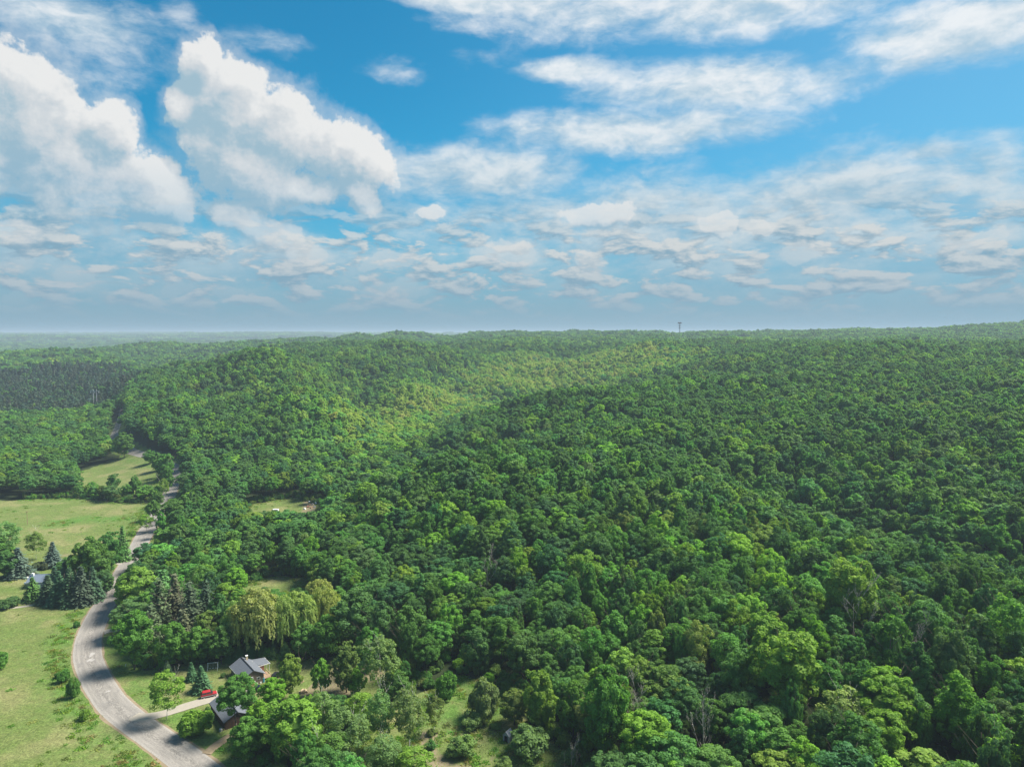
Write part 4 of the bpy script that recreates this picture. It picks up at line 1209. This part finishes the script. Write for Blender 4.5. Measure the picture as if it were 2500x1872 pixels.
def gable_house(name, label, x, y, rz, W, L, eave, ridge, wall, roof, over=0.4, fascia=None, cat='house'):
    z = min(gz(x + a, y + b) for a, b in ((-3, -3), (3, 3), (3, -3), (-3, 3), (0, 0))) - 0.1
    e_ = empty(name, (x, y, z), rz); tag(e_, label, cat)
    w2, l2 = W / 2, L / 2
    mb = MB(); mb.prism([(-w2, 0), (w2, 0), (w2, eave), (0, ridge - 0.12), (-w2, eave)], -l2, l2); mb.build('wall', wall, e_)
    sl_ = (ridge - eave) / w2; wo_ = w2 + over; ze = eave - sl_ * over + 0.06
    rf = MB(); rf.prism([(-wo_, ze), (0, ridge), (wo_, ze), (wo_, ze + 0.16), (0, ridge + 0.16), (-wo_, ze + 0.16)], -l2 - over, l2 + over)
    r_o = rf.build('roof', roof, e_)
    # shingle courses: thin stepped laps up each slope
    n = 9; lap = MB()
    for s_ in (-1, 1):
        for i in range(1, n):
            t = i / n; xx = s_ * wo_ * (1 - t); zz = ze + (ridge - ze) * t + 0.175
            lap.add([(xx, -l2 - over + 0.02, zz - 0.02), (xx, l2 + over - 0.02, zz - 0.02), (xx - s_ * 0.22, l2 + over - 0.02, zz + 0.22 * sl_ - 0.012), (xx - s_ * 0.22, -l2 - over + 0.02, zz + 0.22 * sl_ - 0.012)], [(0, 1, 2, 3)])
    lap.build('shingle_course', roof, r_o)
    cp_ = MB(); cp_.prism([(-0.22, ridge + 0.12), (0, ridge + 0.24), (0.22, ridge + 0.12), (0, ridge + 0.17)], -l2 - over, l2 + over); cp_.build('ridge_cap', M['black'] if roof is M['roof_grey'] else roof, r_o)
    for s_ in (-1, 1):
        f = MB(); f.box((s_ * (wo_ + 0.03), 0, ze + 0.02), (0.05, L + 2 * over, 0.2)); f.build('fascia', fascia or M['white'], r_o)
    return e_, z


def window(e_, x, y, z, w, h, axis, frame=None):
    """axis 'x': in a wall whose normal is x"""
    d = (0.08, w, h) if axis == 'x' else (w, 0.08, h)
    f = MB(); f.box((x, y, z), d); fo = f.build('window', frame or M['white'], e_)
    d2 = (0.12, w - 0.18, h - 0.18) if axis == 'x' else (w - 0.18, 0.12, h - 0.18)
    g_ = MB(); g_.box((x, y, z), d2); g_.build('pane', M['glass'], fo)


RZ = math.radians(39)
h1, z1 = gable_house('brown_house', 'brown sided house with dark grey gable roof and a white end door', -84.9, 218.8, RZ, 6.6, 11.2, 3.1, 5.0, M['brown_wall'], M['roof_grey'])
d_o = MB().box((-0.55, -5.63, 2.0), (1.05, 0.08, 2.05)).build('door', M['white'], h1)
MB().box((-0.55, -5.69, 2.35), (0.6, 0.06, 0.9)).build('pane', M['glass'], d_o)
MB().box((-0.18, -5.70, 1.9), (0.06, 0.06, 0.10)).build('handle', M['black'], d_o)
window(h1, 1.6, -5.62, 2.0, 1.0, 0.9, 'y'); window(h1, -3.32, -2.5, 1.9, 1.3, 1.0, 'x'); window(h1, -3.32, 2.0, 1.9, 1.3, 1.0, 'x'); window(h1, 3.32, -3.4, 1.9, 1.1, 1.0, 'x')
ch = MB().box((1.3, 4.3, 4.9), (0.6, 0.6, 1.7)).build('chimney', M['tan'], h1)
MB().box((1.3, 4.3, 5.8), (0.75, 0.75, 0.12)).build('cap', M['white'], ch)
MB().tube((2.4, 2.6, 3.4), (2.4, 2.6, 4.35), 0.09).build('vent_pipe', M['white'], h1)
st = MB().box((-0.5, -6.2, 0.86), (1.5, 1.1, 0.12)).build('landing', M['rust'], h1)
for i in range(4):
    MB().box((-0.5, -6.95 - i * 0.32, 0.68 - i * 0.19), (1.3, 0.32, 0.07)).build('step', M['rust'], h1)
for s_ in (-1, 1):
    r_ = MB(); xx = -0.5 + s_ * 0.74
    r_.tube((xx, -5.75, 1.75), (xx, -6.7, 1.75), 0.05); r_.tube((xx, -6.7, 1.75), (xx, -8.1, 0.95), 0.05)
    for yy, za, zb in ((-6.7, 0.05, 1.75), (-8.1, 0.05, 0.95), (-5.8, 0.05, 1.75)): r_.tube((xx, yy, za), (xx, yy, zb), 0.045)
    r_.build('railing', M['white'], h1)
# lean-to porch and deck on the far long side
pr = MB(); pr.add([(3.45, 0.6, 3.05), (7.6, 0.6, 2.55), (7.6, 6.0, 2.55), (3.45, 6.0, 3.05), (3.45, 0.6, 3.2), (7.6, 0.6, 2.7), (7.6, 6.0, 2.7), (3.45, 6.0, 3.2)],
                  [(0, 3, 2, 1), (4, 5, 6, 7), (0, 1, 5, 4), (1, 2, 6, 5), (2, 3, 7, 6), (3, 0, 4, 7)])
po = pr.build('porch_roof', M['roof_grey'], h1)
MB().box((5.5, 0.55, 2.78), (4.2, 0.06, 0.22)).build('fascia', M['white'], po)
MB().box((7.65, 3.3, 2.62), (0.06, 5.5, 0.22)).build('fascia', M['white'], po)
for xx, yy in ((7.4, 0.8), (7.4, 3.3), (7.4, 5.8), (5.4, 0.8)): MB().box((xx, yy, 1.3), (0.14, 0.14, 2.5)).build('post', M['white'], h1)
MB().box((4.6, 3.3, 1.25), (2.2, 5.2, 2.5)).build('porch_wall', M['rust'], h1)
for i in range(13): MB().box((4.8, -4.3 + i * 0.37, 0.62), (2.8, 0.33, 0.06)).build('deck_board', M['wood'], h1)
for xx, yy in ((6.1, -4.4), (6.1, -2.0), (6.1, 0.4), (3.6, -4.4)):
    MB().box((xx, yy, 0.75), (0.12, 0.12, 1.6)).build('post', M['wood'], h1)
MB().box((6.1, -2.0, 1.5), (0.08, 4.9, 0.08)).build('railing', M['tan'], h1)
MB().box((4.85, -4.42, 1.5), (2.5, 0.08, 0.08)).build('railing', M['tan'], h1)
for i in range(3): MB().box((5.4, -4.85 - i * 0.32, 0.45 - i * 0.18), (1.3, 0.32, 0.10)).build('step', M['rust'], h1)

h2, z2 = gable_house('garage', 'dark log walled garage with grey roof, half under the large tree', -81.6, 196.4, RZ, 6.6, 13.0, 2.5, 4.3, M['dark_wall'], M['roof_grey'], fascia=M['dark_wall'], cat='garage')
for i in range(7):
    for s_ in (-1, 1): MB().tube((s_ * 3.33, -6.5, 0.2 + i * 0.34), (s_ * 3.33, 6.5, 0.2 + i * 0.34), 0.13, n=5).build('log', M['dark_wall'], h2)
MB().box((0, -6.53, 1.1), (2.6, 0.08, 2.1)).build('door', M['dark_wall'], h2)
window(h2, -3.47, -3.0, 1.5, 0.9, 0.7, 'x', M['dark_wall'])
p = gp(100, 1422)
h3, z3 = gable_house('grey_roofed_house', 'small pale house with blue grey roof half hidden by spruces at the left', -206.0, 303.0, math.radians(-82), 7.5, 10.0, 2.9, 5.0, M['grey_board'], M['roof_blue'])
c3 = MB().box((0.6, -4.0, 5.1), (0.9, 0.9, 1.5)).build('chimney', M['white'], h3)
window(h3, 3.78, -2.0, 1.7, 1.2, 1.0, 'x'); window(h3, 3.78, 2.0, 1.7, 1.2, 1.0, 'x')
MB().box((3.80, 0, 1.05), (0.08, 0.95, 2.05)).build('door', M['white'], h3)


def car(name, label, x, y, rz, paint, lower=None, suv=True, L=4.6, cat='car'):
    """built nose towards +x"""
    z = gz(x, y) + 0.20
    e_ = empty(name, (x, y, z), rz); tag(e_, label, cat)
    W = 1.82; k = L / 4.6; top = 1.72 if suv else 1.45
    prof = [(-2.25, 0.42), (-2.28, 0.80), (-2.2, 1.02), (0.95, 1.04), (1.2, 1.0), (2.1, 0.92), (2.28, 0.72), (2.27, 0.40), (1.9, 0.30), (-1.9, 0.30)]
    def sweep(pf, w, nm, mt, par, bev=0.06):
        mb = MB(); n = len(pf)
        vs = [(a * k, -w / 2, b) for a, b in pf] + [(a * k, w / 2, b) for a, b in pf]
        mb.add(vs, [tuple(range(n)), tuple(range(2 * n - 1, n - 1, -1))] + [(i, i + n, (i + 1) % n + n, (i + 1) % n) for i in range(n)])
        return mb.build(nm, mt, par, bevel=bev)
    b = sweep(prof, W, 'body', paint, e_, 0.09)
    if lower: sweep([(-2.30, 0.34), (-2.30, 0.62), (2.30, 0.60), (2.30, 0.34)], W + 0.03, 'lower_trim', lower, b, 0.03)
    cab = [(-2.1 if suv else -1.5, 1.02), (-1.95 if suv else -0.95, top - 0.08), (-1.7 if suv else -0.8, top), (0.35, top), (0.55, top - 0.06), (1.15, 1.02)]
    sweep([(a, min(b_, top - 0.10)) for a, b_ in cab], W - 0.22, 'windows', M['glass'], e_, 0.05)
    sweep([(cab[1][0] - 0.02, top - 0.14), (cab[2][0], top + 0.02), (0.30, top + 0.02), (0.50, top - 0.14)], W - 0.20, 'roof', paint, e_, 0.05)
    for s_ in (-1, 1):
        for xx in (-2.0 if suv else -1.2, -0.75, 0.25):
            MB().tube((xx * k - 0.03, s_ * 0.80, 1.0), (xx * k + 0.06, s_ * 0.79, top - 0.1), 0.045, n=5).build('pillar', paint, e_)
        for xx in (-1.42, 1.42):
            wo_ = MB().tube((xx * k, s_ * 0.70, 0.15), (xx * k, s_ * 0.93, 0.15), 0.36, n=16).build('wheel', M['tyre'], e_)
            MB().tube((xx * k, s_ * 0.90, 0.15), (xx * k, s_ * 0.945, 0.15), 0.21, n=12).build('rim', M['silver'], wo_)
        MB().box((2.24 * k, s_ * 0.66, 0.76), (0.12, 0.34, 0.15)).build('headlight', M['lamp'], e_)
        MB().box((-2.27 * k, s_ * 0.74, 0.85), (0.08, 0.22, 0.26)).build('tail_light', M['tail'], e_)
        MB().box((0.95 * k, s_ * 1.0, 1.08), (0.14, 0.18, 0.13)).build('mirror', paint, e_)
    MB().box((2.29 * k, 0, 0.50), (0.06, 1.3, 0.16)).build('bumper', M['black'], e_)
    return e_


car('parked_car', 'red estate car parked on the grass edge of the gravel drive', -92.3, 207.3, math.radians(27), M['red'], M['silver'])
p = gp(631, 1686); car('parked_car', 'dark blue car parked in front of the house steps', p.x, p.y, math.radians(20), M['navy'], None, False, 4.3)
p = gp(676, 1654); car('parked_car', 'black vehicle half hidden behind the tall bright tree right of the porch', p.x, p.y, math.radians(80), M['black'], None, True, 4.2)


def small(name, label, cat, px, py, fn, rz=0.0, group=None):
    p_ = gp(px, py); e_ = empty(name, (p_.x, p_.y, p_.z - 0.03), rz); tag(e_, label, cat, group); fn(e_); return e_


def swing(e_):
    for x in (-1.6, 1.6):
        for s_ in (-1, 1): MB().tube((x, s_ * 0.95, 0), (x * 0.94, 0, 2.35), 0.055).build('leg', M['white'], e_)
    MB().tube((-1.7, 0, 2.35), (1.7, 0, 2.35), 0.06).build('top_bar', M['white'], e_)
    for x in (-0.9, 0.0, 0.9):
        s_o = MB().box((x, 0, 0.55), (0.45, 0.2, 0.06)).build('swing_seat', M['white'], e_)
        MB().tube((x - 0.2, 0, 0.55), (x - 0.2, 0, 2.35), 0.018, n=4).tube((x + 0.2, 0, 0.55), (x + 0.2, 0, 2.35), 0.018, n=4).build('chain', M['silver'], s_o)


def mailbox(e_):
    MB().box((0, 0, 0.55), (0.1, 0.1, 1.1)).build('post', M['wood'], e_)
    MB().prism([(-0.13, 1.1), (0.13, 1.1), (0.13, 1.3), (0.07, 1.4), (-0.07, 1.4), (-0.13, 1.3)], -0.3, 0.3).build('box', M['white'], e_)


def barrel(mat, r=0.3, h=0.9):
    def f(e_):
        MB().tube((0, 0, 0), (0, 0, h), r, r * 0.95, 14).build('drum', mat, e_); MB().tube((0, 0, h), (0, 0, h + 0.06), r * 1.05, r * 0.9, 14).build('lid', mat, e_)
    return f


def tank(e_):
    MB().tube((-1.1, 0, 0.75), (1.1, 0, 0.75), 0.5, n=16).tube((1.1, 0, 0.75), (1.38, 0, 0.75), 0.5, 0.2, 16).tube((-1.1, 0, 0.75), (-1.38, 0, 0.75), 0.5, 0.2, 16).build('vessel', M['white'], e_, True)
    for x in (-0.8, 0.8): MB().box((x, 0, 0.15), (0.2, 0.7, 0.35)).build('foot', M['grey_board'], e_)
    MB().tube((0, 0, 1.2), (0, 0, 1.4), 0.15, n=10).build('valve_cover', M['white'], e_)


def hut(e_):
    MB().prism([(-0.95, 0), (0.95, 0), (0.95, 1.7), (0, 2.75), (-0.95, 1.7)], -1.0, 1.2).build('wall', M['grey_board'], e_)
    MB().prism([(-1.12, 1.58), (0, 2.82), (1.12, 1.58), (1.12, 1.68), (0, 2.94), (-1.12, 1.68)], -1.15, 1.3).build('roof', M['grey_board'], e_)
    MB().box((0.05, -1.03, 0.85), (0.95, 0.10, 1.65)).build('doorway', M['dark'], e_)
    for i, x in enumerate((-0.82, -0.6)): MB().box((x, -1.04, 1.0), (0.17, 0.05, 1.9)).build('board', M['grey_board'], e_)


def trailer(e_):
    MB().box((0, 0, 1.15), (3.4, 1.9, 1.6)).build('body', M['white'], e_, bevel=0.12)
    for x in (-0.95, 0.9): MB().box((x, -0.97, 1.35), (0.65, 0.06, 0.5)).build('window', M['glass'], e_)
    MB().box((0.0, -0.97, 1.1), (0.6, 0.06, 1.35)).build('door', M['dark'], e_)
    for s_ in (-1, 1): MB().tube((0.2, s_ * 0.8, 0.32), (0.2, s_ * 0.98, 0.32), 0.32, n=14).build('wheel', M['tyre'], e_)
    MB().tube((1.7, 0, 0.5), (2.5, 0, 0.45), 0.06).build('tow_bar', M['black'], e_)


def log_(L, r, mat):
    def f(e_):
        MB().tube((-L / 2, 0, r), (L / 2, 0.1, r * 1.2), r, r * 0.7, 9).build('stem', mat, e_, True)
        MB().tube((L * 0.1, 0, r), (L * 0.3, 0.6, r * 2.4), r * 0.35, r * 0.2, 5).build('stub', mat, e_)
    return f


def woodpile(nx, ny, mat, L=1.5, r=0.14):
    def f(e_):
        q_ = random.Random(nx * 7 + ny)
        for j in range(ny):
            for i in range(nx - j):
                x = (i - (nx - j) / 2) * r * 2.05
                a = q_.uniform(-.25, .25) * (1.5 if nx < 8 else 3); ll = L * q_.uniform(0.7, 1.2)
                MB().tube((x - math.sin(a) * ll / 2, -ll / 2, r + j * r * 1.8), (x + math.sin(a) * ll / 2, ll / 2, r + j * r * 1.8 + q_.uniform(0, .1)), r * q_.uniform(.7, 1.1), n=6).build('log', mat, e_)
    return f


small('swing_set', 'white A-frame swing set at the edge of the lawn under the round maples', 'swing set', 520, 1634, swing, math.radians(10))
small('mailbox', 'white mailbox on a post beside the road near the short pale drive', 'mailbox', 311, 1588, mailbox, 0.5)
small('marker_post', 'short white marker post at the lawn edge below the mailbox', 'post', 307, 1626, lambda e_: MB().tube((0, 0, 0), (0, 0, 0.9), 0.07, n=8).build('post', M['white'], e_))
small('barrel', 'teal plastic barrel at the right corner of the brown house', 'barrel', 642, 1664, barrel(M['teal'], 0.55, 1.3))
small('bucket', 'left one of two small white tubs against the gable wall', 'tub', 628, 1670, barrel(M['white'], 0.26, 0.5))
small('bucket', 'right one of two small white tubs against the gable wall', 'tub', 636, 1667, barrel(M['white'], 0.3, 0.5))
small('planter', 'pale grey tub standing at the lower corner of the garage', 'tub', 539, 1784, barrel(M['silver'], 0.42, 0.7))
small('bucket', 'small yellow bucket at the lower corner of the garage', 'bucket', 547, 1781, barrel(M['yellow'], 0.24, 0.4))
small('gas_tank', 'white propane tank on the lawn left of the grey roofed house', 'tank', 67, 1427, tank, 0.2)
small('bucket', 'small white tub on the lawn above the propane tank', 'tub', 67, 1411, barrel(M['white'], 0.4, 0.6))
small('hut', 'small grey board hut with dark doorway at the meadow edge', 'hut', 1240, 1806, hut, math.radians(-32))
small('camper_trailer', 'small white camper trailer alone on the grass of the wooded plot', 'trailer', 673, 1250, trailer, 0.05)
small('fallen_log', 'dark fallen log lying on the small glade above the willows', 'log', 617, 1438, log_(3.4, 0.28, M['bark']), 0.3)
small('fallen_log', 'pale bleached log lying beside the brown earth mound', 'log', 531, 1434, log_(3.6, 0.16, M['pale_bark']), -0.4)
small('wood_pile', 'heap of pale cut wood on the bare earth yard', 'wood pile', 742, 1690, woodpile(8, 4, M['cut_wood'], 1.3), 0.4)
small('wood_pile', 'smaller heap of split wood farther up the bare earth yard', 'wood pile', 737, 1664, woodpile(5, 3, M['cut_wood'], 1.0), 1.3)
small('wood_pile', 'dark brush pile of charred limbs at the far corner of the earth yard', 'brush pile', 902, 1628, woodpile(9, 5, M['bark'], 2.6, 0.12), 0.9)
small('wood_pile', 'pale stacked planks beside the dark brush pile', 'wood pile', 872, 1662, woodpile(6, 3, M['pale_bark'], 2.2, 0.10), 0.2)
q5 = random.Random(9)
for i, (px, py, mt, w) in enumerate([(744, 1243, 'white', 1.6), (756, 1226, 'white', 1.2), (763, 1232, 'silver', 1.6), (771, 1229, 'white', 1.4), (752, 1238, 'rust', 1.8), (760, 1240, 'wood', 2.0),
                                     (768, 1238, 'silver', 1.3), (749, 1213, 'white', 1.2), (752, 1222, 'grey_board', 1.2), (757, 1234, 'wood', 1.4)]):
    names = ['white box lowest on the left side of the scrap heap', 'small white box at the top of the scrap heap', 'silver box in the middle of the scrap heap', 'white box at the right end of the scrap heap',
             'rust red box in the scrap heap', 'brown box in front of the scrap heap', 'silver box at the lower right of the scrap heap', 'white box lying alone above the scrap heap', 'grey box behind the scrap heap', 'brown box in the core of the scrap heap']
    def fb(e_, mt=mt, w=w):
        MB().box((0, 0, 0.4), (w, 1.0, 0.8), q5.uniform(0, 3), 0.8).build('body', M[mt], e_); MB().box((0.2, 0.1, 0.85), (w * 0.7, 0.7, 0.12), q5.uniform(0, 3)).build('lid', M[mt], e_)
    small('scrap_box', names[i], 'box', px, py, fb, q5.uniform(0, 3))
# far things
e_ = small('utility_pole', 'thin wooden pole standing in the hay field at the left', 'pole', 67, 1280, lambda e_: (MB().tube((0, 0, 0), (0, 0, 8), 0.16, 0.12).build('pole', M['wood'], e_), MB().box((0, 0, 7.4), (1.8, 0.12, 0.12)).build('crossarm', M['wood'], e_)))


def pylon(x, y, h, lab):
    z = gz(x, y); e_ = empty('utility_pole', (x, y, z)); tag(e_, lab, 'pole')
    for s_ in (-1, 1): MB().tube((s_ * 2.2, 0, 0), (s_ * 2.2, 0, h), 0.45, 0.35).build('pole', M['grey_board'], e_)
    MB().box((0, 0, h - 2.5), (12, 0.5, 0.6)).build('crossarm', M['grey_board'], e_)
    for x_ in (-5.5, 0, 5.5): MB().tube((x_, 0, h - 2.8), (x_, 0, h - 5.0), 0.25).build('insulator', M['white'], e_)


a = math.atan((228 - 1250) / FPX); pylon(1085 * math.sin(a), 1085 * math.cos(a), 30, 'distant twin pole pylon rising from the woods before the dark pines')
a = math.atan((1658 - 1250) / FPX); D_ = 2500; x, y = D_ * math.sin(a), D_ * math.cos(a); z = gz(x, y)
e_ = empty('radio_tower', (x, y, z)); tag(e_, 'tall lattice radio tower with antenna panels on the skyline ridge', 'tower')
H_ = 151 - z
for i in range(3):
    t = i * 2.094
    MB().tube((2.6 * math.cos(t), 2.6 * math.sin(t), 0), (1.5 * math.cos(t), 1.5 * math.sin(t), H_), 0.32, n=4).build('leg', M['steel'], e_)
lt = MB()
for k in range(14):
    za, zb = H_ * k / 14, H_ * (k + 1) / 14
    ra, rb = 2.6 - 1.1 * k / 14, 2.6 - 1.1 * (k + 1) / 14
    for i in range(3):
        t, t2 = i * 2.094, (i + 1) * 2.094
        lt.tube((ra * math.cos(t), ra * math.sin(t), za), (rb * math.cos(t2), rb * math.sin(t2), zb), 0.16, n=3)
        lt.tube((rb * math.cos(t), rb * math.sin(t), zb), (rb * math.cos(t2), rb * math.sin(t2), zb), 0.16, n=3)
lt.build('lattice', M['steel'], e_)
for zt, rr_, n_, ph_ in ((H_ - 2.5, 5.4, 9, 4.4), (H_ - 11, 3.0, 6, 1.8), (H_ - 19, 2.6, 6, 1.6)):
    rg = MB(); rg.tube((0, 0, zt - 0.2), (0, 0, zt + 0.2), rr_ * 0.9, n=9); pf = rg.build('platform', M['steel'], e_)
    for i in range(n_):
        t = 6.283 * i / n_; MB().box((rr_ * math.cos(t), rr_ * math.sin(t), zt), (2.0, 2.0, ph_), t).build('antenna', M['antenna'], pf)

# ---- undergrowth along wood edges and verges, and rank weeds in the meadow and fields: nobody could count it
def near_points(n, lo, hi, keys, box=(-330, 130, 120, 520)):
    x = rng.uniform(box[0], box[1], n); y = rng.uniform(box[2], box[3], n)
    sd = np.full(n, -1e9)
    for k in keys:
        P = FIELDS[k]; d = seg_dist(P, x, y); sd = np.maximum(sd, np.where(inside(P, x, y), d, -d))
    return x, y, sd


def emit(name, x, y, s, sz, tints, kinds):
    z = np.array([gz(a, b) for a, b in zip(x, y)])
    t = tints * (1 + rng.normal(0, 0.12, (len(x), 3)))
    gn_scatter(name, np.column_stack([x, y, z - 0.15 * sz, s, sz, np.clip(t, .01, .5), np.full(len(x), KINDS.index(kinds))]), [kinds])


KINDS += ['bush', 'tuft']
for i in range(4):
    r6 = np.random.default_rng(500 + i); n = 46
    b = r6.normal(size=(n, 3)) * [0.55, 0.55, 0]; hgt = r6.uniform(0.35, 1.0, n)
    c0 = b + np.column_stack([r6.normal(0, .12, n), r6.normal(0, .12, n), hgt * 0.5])
    T = leaf_tris(c0, r6.normal(size=(n, 3)) * [1, 1, 0.35] + [0, 0, 0.3], 0.42, r6, 1.5, (0, 0, 1))
    lib('tuft', 'tuft', T, r6.uniform(0.2, 0.9, n))
x, y, sd = near_points(26000, 0, 0, list(FIELDS))
rdist = seg_dist(road_all, x, y, False)
x2, y2 = scatter(110, 340, 5.5)
x = np.concatenate([x, x2]); y = np.concatenate([y, y2]); sd = np.concatenate([sd, np.where(allowed(x2, y2, 3.0), -3.0, 5.0)]); rdist = seg_dist(road_all, x, y, False)
hk = np.ones(len(x), bool)
for hx, hy, hr in HOUSES: hk &= np.hypot(x - hx, y - hy) > hr + 1
k = (sd < -0.8) & (sd > -9) & (rdist > 8.5) & hk
tt = np.array([TINT[c_] for c_ in ('mid', 'fresh', 'deep', 'olive')])
emit('undergrowth', x[k], y[k], rng.uniform(0.35, 0.85, k.sum()), rng.uniform(0.35, 1.0, k.sum()), tt[rng.integers(0, 4, k.sum())], 'bush')
x, y, sd = near_points(90000, 0, 0, list(FIELDS))
rdist = seg_dist(road_all, x, y, False)
c1 = vnoise(x, y, 26, 21); c2 = vnoise(x, y, 9, 22)
dens = 0.01 + 0.8 * np.clip(1 - np.abs(rdist - 9) / 5, 0, 1) * (x < -60) * (c2 > -0.4)
dens = np.maximum(dens, 0.65 * inside(FIELDS['meadow'], x, y) * (c1 > -0.2)); dens = np.maximum(dens, 0.5 * np.clip(1 - sd / 5, 0, 1))
for P, w in LUSH:
    P = poly_w(P); dens = np.maximum(dens, w * 0.55 * inside(P, x, y) * np.clip(c1 * 1.5 + 0.3, 0, 1))
for P, w in DRY: dens *= 1 - 0.8 * inside(poly_w(P), x, y)
yardm = inside(FIELDS['yard'], x, y); dens = np.where(yardm, dens * 0.12, dens)
hk = np.ones(len(x), bool)
for hx, hy, hr in HOUSES: hk &= np.hypot(x - hx, y - hy) > hr * 0.8
k = (sd > -1) & (rdist > 5.6) & hk & (rng.uniform(0, 1, len(x)) < dens)
gt = np.array([(0.17, 0.26, 0.05), (0.20, 0.27, 0.075), (0.24, 0.26, 0.10), (0.14, 0.24, 0.045)])
emit('weeds', x[k], y[k], rng.uniform(0.5, 1.3, k.sum()), rng.uniform(0.3, 0.9, k.sum()), gt[rng.integers(0, 4, k.sum())], 'tuft')
print('weeds', k.sum())


# ------------------------------------------------------------------ the air
def make_haze():
    m_, q_ = new_mat('air')
    pv = q_.n.new('ShaderNodeVolumePrincipled')
    pv.inputs['Color'].default_value = (0.52, 0.64, 0.76, 1); pv.inputs['Density'].default_value = 0.00013; pv.inputs['Anisotropy'].default_value = 0.1
    o = q_.n.new('ShaderNodeOutputMaterial'); q_.l.new(pv.outputs[0], o.inputs['Volume'])
    lo, hi = float(GZ.min()) - 1.0, max(float(GZ.max()) + 24.0, 158.0)
    mb = MB(); mb.box((0, 0, (lo + hi) / 2), (38000, 38000, hi - lo))
    o = mb.build('haze', m_); tag(o, kind='stuff')


make_haze()
print('z range', GZ.min(), GZ.max())
